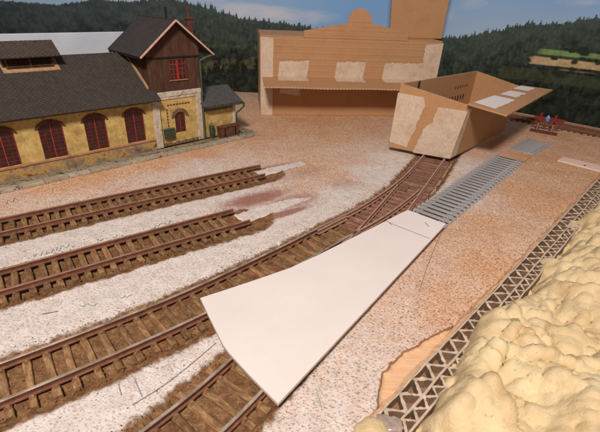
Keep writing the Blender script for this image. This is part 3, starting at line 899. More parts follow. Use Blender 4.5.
# hall body behind
bbox('side_wall', 11.3, 11.5, HB + .23, 9, ZB, 4.6, M['wall'], shed)
bbox('rear_wall', -7.5, 11.5, 8.8, 9.0, ZB - .1, 4.4, M['wall'], shed)
bbox('cornice', -7.5, 11.42, HB - .2, HB - .004, 4.16, 4.4, M['stone'], shed, .03)
# hall roof
EB, EZ, RB, RZ = .72, 4.36, 5.2, 7.36
def roof_slab(name, a0, a1, e, r, th, mat, parent):
    (eb, ez), (rb, rz) = e, r
    L = math.hypot(rb - eb, rz - ez); nb, nz = -(rz - ez) / L * th, (rb - eb) / L * th
    if rb < eb: nb, nz = -nb, -nz
    m = MB(); m.hexa([B(a0, eb, ez), B(a1, eb, ez), B(a1, rb, rz), B(a0, rb, rz)], [B(a0, eb + nb, ez + nz), B(a1, eb + nb, ez + nz), B(a1, rb + nb, rz + nz), B(a0, rb + nb, rz + nz)])
    return m.build(name, mat, parent)


def shingles(name, a0, a1, e, r, lift, size, mat, parent, seed=1):
    """diamond shingles laid on a slope"""
    rd = random.Random(seed); (eb, ez), (rb, rz) = e, r
    L = math.hypot(rb - eb, rz - ez); db, dz = (rb - eb) / L, (rz - ez) / L
    nb, nz = (-dz, db) if db > 0 else (dz, -db)
    m = MB(); rows = int(L / (size * .5)) + 1
    for i in range(-1, rows + 1):
        y = i * size * .5; x = a0 + (size * .5 if i % 2 else 0)
        while x < a1 + size * .3:
            h0 = lift + .04 + rd.uniform(-.006, .008); h1 = lift + .003; pts = []
            for (dx, dy, hh) in ((0, -.56, h0), (.53, 0, (h0 + h1) / 2 + rd.uniform(-.003, .006)), (0, .5, h1), (-.53, 0, (h0 + h1) / 2)):
                xx = min(max(x + dx * size, a0), a1); yy = min(max(y + dy * size, 0), L)
                pts.append(B(xx, eb + db * yy + nb * hh, ez + dz * yy + nz * hh))
            low = []
            m.add(pts, [(0, 1, 2, 3)])
            # front lips
            for a_, b_ in ((0, 1), (3, 0)):
                pa, pb = Vector(pts[a_]), Vector(pts[b_]); off = Vector(B(0, nb, 0)) - Vector(B(0, 0, 0)); off.z = nz; off *= -.04
                m.add([pa, pb, pb + off, pa + off], [(0, 1, 2, 3)], 1)
            x += size
    o = m.build(name, [mat, M['lip']], parent, fix=False); o['kind'] = 'stuff'; return o


rf = roof_slab('roof', -8, 11.95, (EB, EZ), (RB, RZ), .1, M['shingle'], shed)
roof_slab('rear_roof', -8, 11.95, (9.68, EZ), (RB, RZ), .1, M['shingle'], rf)
shingles('roof_shingles', -8, 11.95, (EB, EZ), (RB, RZ), .1, .3, M['shingle'], rf)
m = MB(); m.tube([B(-8, RB, RZ + .1), B(11.9, RB, RZ + .1)], .08, 8); m.build('ridge_cap', M['shingle'], rf)
# ridge vent
vent = empty('roof_vent', B(4.5, 5, 6.9)); vent.parent = shed; vent.matrix_parent_inverse = world_of(shed).inverted()
sl = (RZ - EZ) / (RB - EB)
zr = lambda b: EZ + .12 + (b - EB) * sl
m = MB()
for (a0, a1, b0, b1) in ((2.7, 6.2, 4.0, 4.22), (2.7, 2.98, 4.22, 5.1), (5.92, 6.2, 4.22, 5.1)):
    m.hexa([B(a0, b0, zr(b0)), B(a1, b0, zr(b0)), B(a1, b1, zr(b1)), B(a0, b1, zr(b1))], [B(a0, b0, zr(b0) + .07), B(a1, b0, zr(b0) + .07), B(a1, b1, zr(b1) + .07), B(a0, b1, zr(b1) + .07)])
m.build('flashing', M['tan_trim'], vent)
m = MB(); m.box(B, 3.0, 5.9, 4.42, 6.0, 6.5, 7.75); m.build('vent_body', M['dark'], vent)
m = MB()
m.box(B, 2.98, 5.92, 4.28, 4.41, 6.68, 6.95)
for a in (2.98, 4.4, 5.8): m.box(B, a, a + .12, 4.3, 4.41, 6.95, 7.72)
m.build('vent_frame', M['chest'], vent)
for k in range(4):
    m = MB(); z = 7.0 + k * .17; m.hexa([B(3.1, 4.3, z), B(5.8, 4.3, z), B(5.8, 4.4, z + .1), B(3.1, 4.4, z + .1)], [B(3.1, 4.3, z + .03), B(5.8, 4.3, z + .03), B(5.8, 4.4, z + .13), B(3.1, 4.4, z + .13)])
    m.build('louvre', M['planks'], vent)
roof_slab('vent_roof', 2.45, 6.33, (3.78, 7.62), (5.2, 8.52), .07, M['shingle_d'], vent)
roof_slab('vent_roof', 2.45, 6.33, (6.62, 7.62), (5.2, 8.52), .07, M['shingle_d'], vent)
shingles('vent_shingles', 2.45, 6.33, (3.78, 7.62), (5.2, 8.52), .07, .3, M['shingle_d'], vent, 4)

# tower ----------------------------------------------------------------
TB = 1.62; TA0, TA1 = 11.55, 16.05
bbox('pilaster', 11.5, 12.1, HB - .1, HB + .3, ZB, 4.28, M['white_trim'], shed, .03)
wall_with_openings('tower_wall', 12.0, TA1, ZB, 4.42, TB, TB + .2, [(13.45, 14.42, 1.33, 2.72, .34)], M['wall'], shed)
arched_window(shed, 13.45, 14.42, 1.33, 2.72, .34, TB + .1, 2, 5, M['glass'], M['red'], M['bright_red'])
arc = arc_pts(13.42, 14.45, 2.72, .36, 9); arc2 = arc_pts(13.1, 14.77, 2.62, .78, 9)
for i in range(9):
    q = [arc[i], arc[i + 1], arc2[i + 1], arc2[i]]; cx = sum(x for x, _ in q) / 4; cz = sum(z for _, z in q) / 4
    q = [(cx + (x - cx) * .93, cz + (z - cz) * .96) for x, z in q]; m = MB()
    m.prism([B(x, TB - .1 - .015 * (i % 2), z) for x, z in q], [B(x, TB + .02, z) for x, z in q]); m.build('arch_stone', M['stone'], shed, bevel=.02)
bbox('pilaster', 15.55, TA1 + .02, TB - .1, TB + .1, ZB, 4.41, M['white_trim'], shed, .03)
bbox('band', 12.0, TA1 + .05, TB - .13, TB + .22, 4.43, 4.82, M['white_trim'], shed, .03)
bbox('band', 12.0, TA1 + .03, TB - .08, TB - .001, 4.22, 4.425, M['white_trim'], shed, .02)
bbox('tower_side_wall', TA1 - .2, TA1 - .004, TB + .21, 6.2, ZB, 4.42, M['wall'], shed)
# lichen dark base of tower
m = MB()
for k in range(9):
    a = 12.25 + k * .37; m.box(B, a, a + .33, TB - .07, TB - .002, ZB, ZB + .2 + .12 * random.random())
m.build('base_stones', M['stone'], shed, bevel=.03)
# boarded upper storey: front with window opening, sides
boards_z0 = 4.83
def boards(name, a0, a1, z0, z1, parent, bf, th=.16):
    m = MB(); a = a0; r = random.Random(5)
    while a < a1 - .01:
        w = min(.32, a1 - a)
        m.prism([B(a + .006, bf - r.uniform(0, .012), z0), B(a + w - .006, bf - r.uniform(0, .012), z0), B(a + w - .006, bf + th, z0), B(a + .006, bf + th, z0)],
                [B(a + .006, bf - r.uniform(0, .012), z1), B(a + w - .006, bf - r.uniform(0, .012), z1), B(a + w - .006, bf + th, z1), B(a + .006, bf + th, z1)])
        a += w
    return m
for (a0, a1, z0, z1) in ((TA0, 13.4, boards_z0, 7.42), (13.4, 14.9, boards_z0, 5.7), (13.4, 14.9, 7.18, 7.42), (14.9, TA1 + .05, boards_z0, 7.42)):
    boards('boarding', a0, a1, z0, z1, shed, TB).build('boarding', M['planks'], shed)
m = MB(); m.box(B, TA0, TA0 + .15, TB + .17, 6.2, 4.4, 7.5); m.build('boarding', M['planks'], shed)
m = MB(); m.box(B, TA1 - .11, TA1 + .05, TB + .17, 6.2, 4.44, 7.5); m.build('boarding', M['planks'], shed)
m = MB(); m.box(B, TA0, TA1, 6.21, 6.36, 4.4, 7.5); m.build('boarding', M['planks'], shed)
APA, APZ = 14.0, 10.02
ELA, ERA, ELZ, ERZ = 10.9, 17.15, 7.55, 7.48
gab = [(TA0 - .05, 7.45), (TA1 + .1, 7.45), (TA1 + .1, 8.3), (APA, APZ - .08), (TA0 - .05, 8.02)]
m = MB(); m.prism([B(a, TB - .05, z) for a, z in gab], [B(a, TB + .1, z) for a, z in gab]); m.build('gable_boarding', M['planks'], shed, bevel=.01)
m = MB(); m.prism([B(a, 6.2, z) for a, z in gab], [B(a, 6.33, z) for a, z in gab]); m.build('gable_boarding', M['planks'], shed)
bbox('gable_rail', TA0 - .08, TA1 + .12, TB - .09, TB - .051, 7.36, 7.47, M['dark'], shed, .01)
# tower window
tw = bbox('window', 13.4, 14.9, TB + .07, TB + .12, 5.7, 7.18, M['glass'], shed, 0)
m = MB()
for a in (13.41, 13.72, 14.52, 14.79): m.box(B, a, a + .1, TB + .02, TB + .068, 5.72, 7.16)
m.build('frame', M['red'], tw)
m = MB(); m.box(B, 14.02, 14.2, TB - .01, TB + .066, 5.73, 7.15); m.build('mullion', M['bright_red'], tw)
m = MB()
for z in (6.1, 6.5, 6.85): m.box(B, 13.42, 14.88, TB + .03, TB + .06, z - .018, z + .018)
m.build('glazing_bars', M['stone'], tw)
bbox('sill', 13.3, 15.0, TB - .1, TB + .02, 5.6, 5.69, M['sill'], tw, .015)
# tower roof: ridge runs front to back
def slope(name, a0, z0, a1, z1, b0, b1, th, mat, parent, bev=.015):
    L = math.hypot(a1 - a0, z1 - z0); na, nz = -(z1 - z0) / L * th, (a1 - a0) / L * th
    if nz < 0: na, nz = -na, -nz
    m = MB(); m.hexa([B(a0, b0, z0), B(a1, b0, z1), B(a1, b1, z1), B(a0, b1, z0)], [B(a0 + na, b0, z0 + nz), B(a1 + na, b0, z1 + nz), B(a1 + na, b1, z1 + nz), B(a0 + na, b1, z0 + nz)])
    return m.build(name, mat, parent, bevel=bev)
tr_ = slope('tower_roof', ELA, ELZ, APA, APZ, .98, 6.95, .1, M['roof_t'], shed)
slope('roof_slope', ERA, ERZ, APA, APZ, .98, 6.95, .1, M['roof_t'], tr_)
for k in range(1, 9):                               # roofing felt laps
    f0 = k / 9; a = ELA + (APA - ELA) * f0; z = ELZ + (APZ - ELZ) * f0
    slope('roofing_course', a - .34 + .0, z - .34 * .797 + .1, a, z + .1, 1.0, 6.93, .012 + .006 * (k % 2), M['roof_t'], tr_, 0)
m = MB(); m.tube([B(APA, .95, APZ + .1), B(APA, 6.97, APZ + .1)], .07, 8); m.build('ridge_cap', M['roof_t'], tr_)
slope('bargeboard', ELA - .02, ELZ - .04, APA + .06, APZ + .03, .9, .976, .14, M['pink_trim'], tr_)
slope('bargeboard', ERA + .02, ERZ - .04, APA - .06, APZ + .03, .902, .974, .14, M['pink_trim'], tr_)
m = MB(); m.box(B, ELA - .02, ELA + .1, 6.6, 6.75, 7.0, 7.6); m.box(B, ELA + .0, ELA + .1, 1.0, 6.9, 7.44, 7.53); m.build('eave_rail', M['dark'], tr_)
# flashing board where hall roof meets tower
m = MB(); za = lambda b: EZ + (b - EB) * sl + .12
m.hexa([B(TA0 - .16, 1.7, za(1.7)), B(TA0 - .01, 1.7, za(1.7)), B(TA0 - .01, 5.0, za(5.0)), B(TA0 - .16, 5.0, za(5.0))], [B(TA0 - .16, 1.7, za(1.7) + .22), B(TA0 - .01, 1.7, za(1.7) + .22), B(TA0 - .01, 5.0, za(5.0) + .22), B(TA0 - .16, 5.0, za(5.0) + .22)])
m.build('flashing_board', M['tan_trim'], shed, bevel=.02)
# chimney and flag pole
bbox('chimney', 15.78, 16.26, 2.3, 2.78, 8.2, 10.05, M['arch'], shed, .03)
bbox('chimney_cap', 15.72, 16.32, 2.24, 2.84, 10.05, 10.2, M['arch'], shed, .03)
m = MB(); m.tube([B(16.02, 2.54, 10.2), B(16.02, 2.54, 11.1)], .09, 10); m.build('flue_pipe', M['arch'], shed)
m = MB(); m.tube([B(14.0, 2.4, 9.95), B(14.0, 2.4, 10.95)], .09, 8); m.build('vent_pipe', M['dark'], shed)
# annex -----------------------------------------------------------------
bbox('annex_wall', 16.07, 19.62, TB, TB + .2, ZB, 3.05, M['wall'], shed)
bbox('annex_side_wall', 19.42, 19.618, TB + .21, 4.6, ZB, 3.2, M['wall'], shed)
bbox('pilaster', 19.36, 19.66, TB - .06, TB + .1, ZB, 2.95, M['white_trim'], shed, .03)
bbox('annex_frieze', 16.1, 19.6, TB - .04, TB - .001, 2.7, 3.02, M['stone'], shed, .02)
ar = roof_slab('annex_roof', 15.95, 20.1, (.95, 3.22), (3.4, 4.36), .1, M['slate'], shed)
roof_slab('rear_roof', 15.95, 20.1, (5.85, 3.22), (3.4, 4.36), .1, M['slate'], ar)
shingles('roof_shingles', 16.07, 20.1, (.95, 3.22), (3.4, 4.36), .1, .36, M['slate'], ar, 9)
m = MB(); m.prism([B(19.43, TB + .1, 3.0), B(19.43, 4.6, 3.0), B(19.43, 3.4, 4.2)], [B(19.61, TB + .1, 3.0), B(19.61, 4.6, 3.0), B(19.61, 3.4, 4.2)]); m.build('gable', M['wall'], shed)
# gutters and downpipes
m = MB(); m.tube([B(17.05, 1.1, 7.45), B(16.5, 1.3, 7.25), B(16.16, 1.45, 7.05), B(16.14, 1.47, 6.8), B(16.14, 1.47, 4.0), B(16.14, 1.45, .36)], .075, 8); m.build('downpipe', M['green'], shed)
for z in (1.5, 3.0, 5.6): m = MB(); m.tube([B(16.14, 1.47, z), B(16.14, 1.47, z + .08)], .11, 8); m.build('pipe_clip', M['green'], shed)
m = MB(); m.tube([B(16.2, .95, 3.2), B(20.2, .95, 3.16)], .08, 8); m.build('gutter', M['dgreen'], shed)
m = MB(); m.tube([B(20.2, .96, 3.2), B(20.22, 1.0, 2.85), B(20.0, 1.25, 2.5), B(19.72, 1.5, 2.2), B(19.7, 1.52, 1.9), B(19.7, 1.52, .36)], .075, 8); m.build('downpipe', M['dgreen'], shed)
# exposed bricks in an inverted L
bl_ = [(12.85 + .27 * k, 3.68 + .0 * k) for k in range(8)]
for (a, z) in bl_:
    bbox('brick', a, a + .19, TB - .035, TB + .02, z, z + .11, M['brick'], shed, .01)
for k in range(7):
    z = 3.45 - k * .26; bbox('brick', 12.74 - .0 * k, 12.86, TB - .035, TB + .02, z - .17, z, M['brick'], shed, .01)
# small green cabinet on tower wall
gb = bbox('wall_cabinet', 12.3, 13.2, TB - .3, TB - .004, 1.02, 1.8, M['dgreen'], shed, .03)
bbox('lid', 12.26, 13.24, TB - .34, TB - .003, 1.8, 1.86, M['green'], gb, .02)

# things that stand before the shed
tag(bbox('storage_chest', 17.4, 19.45, .78, 1.4, ZB + .004, 1.2, M['chest'], None, .03), 'brown wooden chest standing against the yellow annex wall', 'chest')
ch = bpy.data.objects['storage_chest']
bbox('lid', 17.34, 19.51, .72, 1.43, 1.2, 1.32, M['chest'], ch, .03)
for a in (17.8, 18.95): bbox('strap', a, a + .12, .755, .778, ZB + .1, 1.19, M['dark'], ch, 0)
m = MB(); m.tube([B(16.82, 1.36, ZB + .004), B(16.82, 1.36, .9), B(16.82, 1.36, 1.4), B(16.82, 1.36, 1.45)], [.2, .22, .24, .2], 12)
can = tag(m.build('bucket', M['dgreen'], None), 'small dark green can between downpipe and brown chest', 'can')
m = MB(); m.tube([B(16.62, 1.36, 1.42), B(16.66, 1.36, 1.62), B(16.82, 1.36, 1.68), B(16.98, 1.36, 1.62), B(17.02, 1.36, 1.42)], .025, 6); m.build('handle', M['dark'], can)

# platform: kerb slabs and inner paving, each slab its own piece
plat = empty('platform', B(8, .8, 0), 'grey slab paved platform along the front of the engine shed', 'platform')
bbox('bed', -8, 21.28, .03, 2.4, -.1, .2, M['slab_in'], plat)
a = -7.9; k = 0
slab_me = {}
while a < 21.2:
    w = 1.5 + .06 * math.sin(k * 2.1); w = min(w, 21.3 - a)
    o = bbox('slab', a + .02, a + w - .02, 0, .6, .1, .30 + .012 * math.sin(k * 3.7), M['slab'], plat, .02); a += w; k += 1
a = -7.9
while a < 21.2:
    w = min(1.1 + .1 * math.sin(k * 1.3), 21.3 - a)
    bbox('slab', a + .02, a + w - .02, .64, 1.38, .1, .325 + .008 * math.sin(k * 2.9), M['slab_in'], plat, .02); a += w; k += 1
bbox('slab', 19.75, 21.2, 1.42, 2.4, .1, .32, M['slab_in'], plat, .02)

# white board behind the shed
tag(bbox('white_board', -12, 13.9, 10.0, 10.4, -.1, 8.62, M['board'], None, .03), 'plain white board standing behind the shed roof', 'board')


# ================================================================== big cardboard mock-up
fl = G(260.5, 115.8, 0); fd = np.array([14.84, 2.1]); fd /= np.linalg.norm(fd); fn = np.array([-fd[1], fd[0]])
def K(a, b, z): x = fl + a * fd + b * fn; return (x[0], x[1], z)
big = empty('cardboard_box', K(10, 3, 0), 'big cardboard mock-up with shelf flap, tape and round-topped gable', 'cardboard box')
# front panel with ridges of the corrugation showing
zs = np.linspace(.1, 8.28, 150); prof = .028 * np.clip(np.cos(zs / .62 * 2 * math.pi), 0, 1) ** 6 * (zs > 4.2)
xs = np.linspace(0, 20.1, 40); v = []; f = []
wob = lambda x: .04 * math.sin(x * .5)
for i, z in enumerate(zs):
    for x in xs: v.append(K(x, -prof[i] + wob(x), z))
nx = len(xs)
for i in range(len(zs) - 1):
    for j in range(nx - 1): f.append((i * nx + j, i * nx + j + 1, (i + 1) * nx + j + 1, (i + 1) * nx + j))
fp_ = mk('front_panel', v, f, M['card'], big, smooth=True, fix=False)
so = fp_.modifiers.new('thick', 'SOLIDIFY'); so.thickness = .18; so.offset = -1
# gable piece: extension of the front panel cut to shape
gable = [(4.6, 8.3), (4.58, 8.98), (9.15, 9.82)]
cx, cz, rr2 = 10.48, 10.0, 1.27
gable += [(cx - rr2 * math.cos(t), cz + rr2 * math.sin(t)) for t in np.linspace(0, math.pi, 18)]
gable += [(11.85, 9.9), (15.95, 9.05), (16.04, 8.3)]
zrows = [8.3, 8.62, 8.98, 9.4, 9.82]
m = MB(); m.prism([K(a, -.02, z) for a, z in gable], [K(a, .16, z) for a, z in gable]); m.build('gable_panel', M['card'], big, bevel=.02)
for z, a0, a1 in ((8.62, 4.66, 15.9), (9.1, 5.4, 15.6), (9.55, 7.9, 13.3), (9.95, 9.24, 11.72)):
    m = MB(); m.tube([K(a0, -.022, z), K(a1, -.022, z)], .022, 6); m.build('fold_ridge', M['card'], big)
m = MB(); m.box(K, 0, .16, .2, 8.4, .05, 8.25); m.build('side_panel', M['card'], big, bevel=.02)
m = MB(); m.box(K, 19.94, 20.1, .2, 8.4, .05, 8.25); m.build('side_panel', M['card'], big, bevel=.02)
m = MB(); m.box(K, 0, 20.1, 8.42, 8.6, .05, 8.25); m.build('rear_panel', M['card'], big)
m = MB(); m.box(K, .02, 20.08, .17, 8.4, 8.27, 8.40); m.build('top_panel', M['card'], big, bevel=.02)
# shelf flap, slightly sagging, with corrugated front edge
m = MB(); n = 46
for i in range(n):
    a0 = .25 + (15.6 - .25) * i / n; a1 = .25 + (15.6 - .25) * (i + 1) / n
    z0 = 4.22; sg = .02 * math.sin(a0 * 1.1)
    zf0, zf1 = 3.86 + .03 * math.sin(a0 * .7), 3.86 + .03 * math.sin(a1 * .7)
    m.hexa([K(a0, -3.75, zf0 - .09), K(a1, -3.75, zf1 - .09), K(a1, -.04, z0 - .09), K(a0, -.04, z0 - .09)], [K(a0, -3.75, zf0 + .05), K(a1, -3.75, zf1 + .05), K(a1, -.04, z0 + .05), K(a0, -.04, z0 + .05)])
sh = m.build('shelf_flap', M['card'], big)
m = MB(); k = 0; a = .25
while a < 15.55:
    zc = 3.84 + .03 * math.sin(a * .7)
    m.box(K, a, a + .17, -3.80, -3.752, zc - .07, zc + .07); a += .34
o = m.build('corrugation', M['cardedge'], sh)


def tape(fr, pts, off, parent, jag=(), th=.02):
    """strip of paper tape; fr(a, z) gives a point lying `off` before the surface"""
    r = random.Random(int(abs(pts[0][0]) * 100) + len(pts)); P_ = []
    for i, p in enumerate(pts):
        q = pts[(i + 1) % len(pts)]
        n = max(2, int(math.hypot(q[0] - p[0], q[1] - p[1]) / .18)) if i in jag else 1
        for k in range(n):
            t = k / n; w = .07 if i in jag and k else 0
            P_.append((p[0] + (q[0] - p[0]) * t + r.uniform(-w, w), p[1] + (q[1] - p[1]) * t + r.uniform(-w, w)))
    m = MB(); m.prism([fr(a, off, z) for a, z in P_], [fr(a, off + th, z) for a, z in P_])
    return m.build('tape', M['tape'], parent)


KF = lambda a, d, z: K(a, -.06 - d, z)                       # on the front panel
tape(KF, [(.05, .12), (1.35, .12), (1.4, 8.2), (.05, 8.27)], 0, big)
KS = lambda b, d, z: K(-.005 - d, b, z)
tape(KS, [(.1, .12), (1.6, .12), (1.5, 8.2), (.1, 8.2)], .0, big)
zsh = lambda b: 4.22 + .055 + (b + .04) / 3.71 * .36
KT = lambda a, d, b: K(a, b, zsh(b) + .02 + d)               # on the shelf
for (a0, a1, zt) in ((1.9, 5.3, 5.9), (8.2, 11.6, 5.95), (13.6, 19.4, 6.0)):
    tape(KF, [(a0, 4.3), (a1 - .2, 4.3), (a1, zt + .1), (a0 + .15, zt)], .0, big, jag=(2,))
    tape(KT, [(a0, -.12), (a1 - .2, -.12), (min(a1 - .2, 15.5), -1.6), (a0 - .05, -1.5)], .0, big, jag=(2,))
tape(KF, [(18.0, 4.3), (20.05, 4.3), (20.1, 8.2), (18.1, 8.0)], .024, big, jag=(3,))
tape(KF, [(2.2, 3.9), (4.5, 3.8), (4.4, 2.3), (2.1, 2.55)], .0, big, jag=(2,))

# tall sheet of cardboard behind
m = MB(); m.box(K, 14.3, 21.35, 8.7, 8.9, 0, 17.0)
m = MB()
m.prism([K(14.9, 3.0, 8.42), K(21.15, 3.0, 8.42), K(21.4, 3.0, 17), K(14.3, 3.0, 17)], [K(14.9, 3.2, 8.42), K(21.15, 3.2, 8.42), K(21.4, 3.2, 17), K(14.3, 3.2, 17)])
tag(m.build('cardboard_sheet', M['card'], None, bevel=.02), 'tall plain cardboard sheet standing upright behind the gabled mock-up', 'cardboard')

# ================================================================== open cardboard box over the track
ZF = .46
BLb, BRb = G(389, 147, ZF), G(449.7, 159, ZF)
TLz, TRz = 5.75, 4.78
fdir = BRb - BLb
def tofront(px, py):
    d = fdir / np.linalg.norm(fdir); nn = np.array([-d[1], d[0]]); r = CM @ np.array([px - 300, py - 216, FPX]); t = (BLb @ nn) / (r[:2] @ nn); return r[:2] * t, CAMH + r[2] * t
TL, TLz = tofront(400.8, 83.3); TR, TRz = tofront(467.5, 105)
RL = G(476.7, 70.8, TLz - .1); RR = G(521, 86.4, TRz)
RLb = RL + (BLb - TL) * .8; RRb = RR + (BRb - TR)
ob = empty('open_cardboard_box', (*((BLb + BRb + RL + RR) / 4), ZF), 'open cardboard box with taped front and side flap standing over the turnout', 'cardboard box')
V3 = lambda p, z: Vector((p[0], p[1], z))
def panel(name, b0, b1, t0, t1, inward, th, mat, parent, zb=ZF):
    lo = [V3(*b0), V3(*b1), V3(*t1), V3(*t0)]; iv = Vector((inward[0], inward[1], 0)).normalized() * th
    m = MB(); m.prism(lo, [p + iv for p in lo]); return m.build(name, mat, parent, bevel=.015)
cen = (BLb + BRb + RLb + RRb) / 4
panel('front_panel', (BLb, ZF), (BRb, ZF), (TL, TLz), (TR, TRz), cen - (BLb + BRb) / 2, .16, M['card'], ob)
side_in = (BRb - BLb)
e1 = (RL - TL) / np.linalg.norm(RL - TL) * .17; e2 = (RR - TR) / np.linalg.norm(RR - TR) * .17
panel('left_panel', (BLb + e1, ZF), (RLb - e1, ZF), (TL + e1, TLz), (RL - e1, TLz - .1), side_in, .16, M['card'], ob)
rp_ = panel('right_panel', (BRb + e2, ZF), (RRb - e2, ZF), (TR + e2, TRz), (RR - e2, TRz), -side_in, .16, M['card'], ob)
panel('rear_panel', (RLb, ZF), (RRb, ZF), (RL, TLz - .1), (RR, TRz), cen - (RLb + RRb) / 2, .16, M['card'], ob)
# flap folded outwards along the right rim
FZ = 4.42
F0, F1 = G(506.5, 117, FZ), G(552.4, 91, FZ)
m = MB(); lo = [V3(TR, TRz - .02), V3(RR, TRz - .02), V3(F1, FZ), V3(F0, FZ)]
m.prism(lo, [p + Vector((0, 0, .14)) for p in lo]); flap = m.build('flap', M['card'], ob, bevel=.015)
# tape on front: local frame s along front, z up
fL = np.linalg.norm(BRb - BLb); fu = (BRb - BLb) / fL; fo_ = np.array([fu[1], -fu[0]])
def FF(a, d, z): x = BLb + fu * a + fo_ * (.006 + d); return (x[0], x[1], z)
tape(FF, [(-.02, .95), (1.6, .75), (2.5, 4.55), (2.3, 5.15), (.1, 5.25)], 0, ob, jag=(1,))
tape(FF, [(2.2, .4), (fL, .48), (fL + .55, 4.55), (3.5, 4.55), (3.4, 3.3), (2.7, 2.6)], 0, ob, jag=(3, 4, 5))
ru = (RRb - BRb) / np.linalg.norm(RRb - BRb); top_off = (TR - BRb)
def RF(a, d, z):
    k = (z - ZF) / (TRz - ZF); x = BRb + ru * a + top_off * k + np.array([ru[1], -ru[0]]) * (.006 + d); return (x[0], x[1], z)
tape(RF, [(.0, .5), (1.1, .55), (1.2, 4.6), (.0, 4.7)], .0, ob)
# tape squares on the flap
def FLP(s, d, t):
    p = V3(TR, TRz) * (1 - s) + V3(RR, TRz) * s; q = V3(F0, FZ) * (1 - s) + V3(F1, FZ) * s
    return tuple(p * (1 - t) + q * t + Vector((0, 0, .135 + d)))
for (s0, s1, t0, t1) in ((.06, .40, .06, .62), (.48, .68, .1, .55), (.78, .95, .04, .5)):
    m = MB(); n = 8; lo = [FLP(s0 + (s1 - s0) * i / n + random.uniform(-.01, .01), 0, t0) for i in range(n + 1)] + [FLP(s1 - (s1 - s0) * i / n, 0, t1 + random.uniform(-.03, .03)) for i in range(n + 1)]
    m.prism(lo, [(x, y, z + .02) for x, y, z in lo]); o = m.build('tape', M['styrene'], ob)
# printed marks inside the left wall
lu = (RLb - BLb) / np.linalg.norm(RLb - BLb); li = side_in / np.linalg.norm(side_in)
def LF(a, d, z):
    k = (z - ZF) / (TLz - ZF); x = BLb + lu * a + (TL - BLb) * k + li * (.2 + d); return (x[0], x[1], z)
LLn = np.linalg.norm(RLb - BLb)
for k in range(9):
    a = LLn * (.50 + .042 * k); w = .2; z0 = 3.3
    m = MB(); m.box(LF, a, a + w, 0, .012, z0 + (.12 if k % 3 == 1 else 0), z0 + .5); m.build('printed_mark', M['ink'], ob)
for k in range(6):
    a = LLn * (.68 + .035 * k); m = MB(); m.box(LF, a, a + .22, 0, .012, 4.6, 4.8); m.build('printed_mark', M['ink_pale'], ob)
m = MB(); m.box(LF, LLn * .17, LLn * .17 + .35, 0, .014, TLz - 1.3, TLz - .05); m.build('slot', M['ink'], ob)

# ================================================================== white card lying on the rails
CZ = RAIL_Z0 + RAIL_H + .012
cpts = [(200, 298), (210, 319), (223, 345), (228, 352), (248, 374), (278, 404), (446, 224), (408, 210), (400, 213.5), (372, 228), (345, 241.5), (318, 255), (291, 267.5), (258, 279), (228, 289)]
cp_ = [G(x, y, CZ + .12) for x, y in cpts]
m = MB(); m.prism([(*p, CZ) for p in cp_], [(*p, CZ + .13) for p in cp_])
m.m = [1, 0] + [1] * len(cp_)
card = tag(m.build('white_card', [M['styrene'], M['card_edge']], None, bevel=.012), 'white tapering card template lying across the rails in the foreground', 'card')
zc = CZ + .136
ribbon('pen_line', [G(386, 221, zc), G(405, 229, zc), G(430, 238.5, zc)], .045, M['red_pen'], zc, card)
ribbon('pen_line', [G(389, 222.5, zc), G(392, 225, zc)], .05, M['red_pen'], zc, card)
ribbon('pen_mark', [G(425, 222.5, zc), G(429, 226.5, zc)], .05, M['pencil'], zc, card)

# ================================================================== buffer stop
b0, b1 = G(531, 130, .2), G(556, 134.5, .2)
bu = (b1 - b0) / np.linalg.norm(b1 - b0); bn = np.array([-bu[1], bu[0]]); bw = np.linalg.norm(b1 - b0)
def Q(a, b, z): x = b0 + a * bu + b * bn; return (x[0], x[1], z)
bs = empty('buffer_stop', Q(bw / 2, 0, 0), 'small red plastic buffer stop at the far end of the cork', 'buffer stop')
m = MB(); m.box(Q, -.1, bw + .1, -.22, .22, .08, .34); m.build('base_beam', M['arch'], bs, bevel=.03)
for a in (.42, bw - .62):
    m = MB(); m.hexa([Q(a, -.12, .34), Q(a + .2, -.12, .34), Q(a + .2, .12, .34), Q(a, .12, .34)], [Q(a, .25, 1.5), Q(a + .2, .25, 1.5), Q(a + .2, .45, 1.5), Q(a, .45, 1.5)]); m.build('upright', M['plug'], bs, bevel=.02)
    m = MB(); m.tube([Q(a + .1, .9, .1), Q(a + .1, .4, 1.3)], .09, 8); m.build('strut', M['plug'], bs)
    m = MB(); m.box(Q, a - .02, a + .22, .2, .5, 1.72, 2.1); m.build('post_head', M['plug'], bs, bevel=.03)
    m = MB(); m.tube([Q(a + .1, .2, 1.55), Q(a + .1, -.12, 1.55), Q(a + .1, -.13, 1.55), Q(a + .1, -.2, 1.55)], [.08, .08, .2, .2], 12); m.build('buffer', M['plug'], bs)
m = MB(); m.box(Q, -.05, bw + .35, .2, .48, 1.38, 1.74); m.build('cross_beam', M['plug'], bs, bevel=.03)
m = MB(); m.tube([Q(bw / 2, .12, 1.4), Q(bw / 2, .12, 1.75), Q(bw / 2, .12, 2.0)], [.2, .24, .08], 10); m.build('lamp', M['blue'], bs)

# wood strip on the cork at right, and lower cork patch
q4 = [G(557, 161.5, .1), G(562.5, 158, .1), G(640, 176, .1), G(640, 183, .1)]
m = MB(); m.prism([(*p, .1) for p in q4], [(*p, .24) for p in q4]); ws = tag(m.build('balsa_strip', M['balsa'], None, bevel=.02), 'pale pink balsa strip lying on the cork near the right edge', 'wood strip')
m = MB(); pp = G(585, 165.5, .24); m.tube([(*pp, .2), (*pp, .27)], .09, 8); m.build('nail_head', M['dark'], ws)

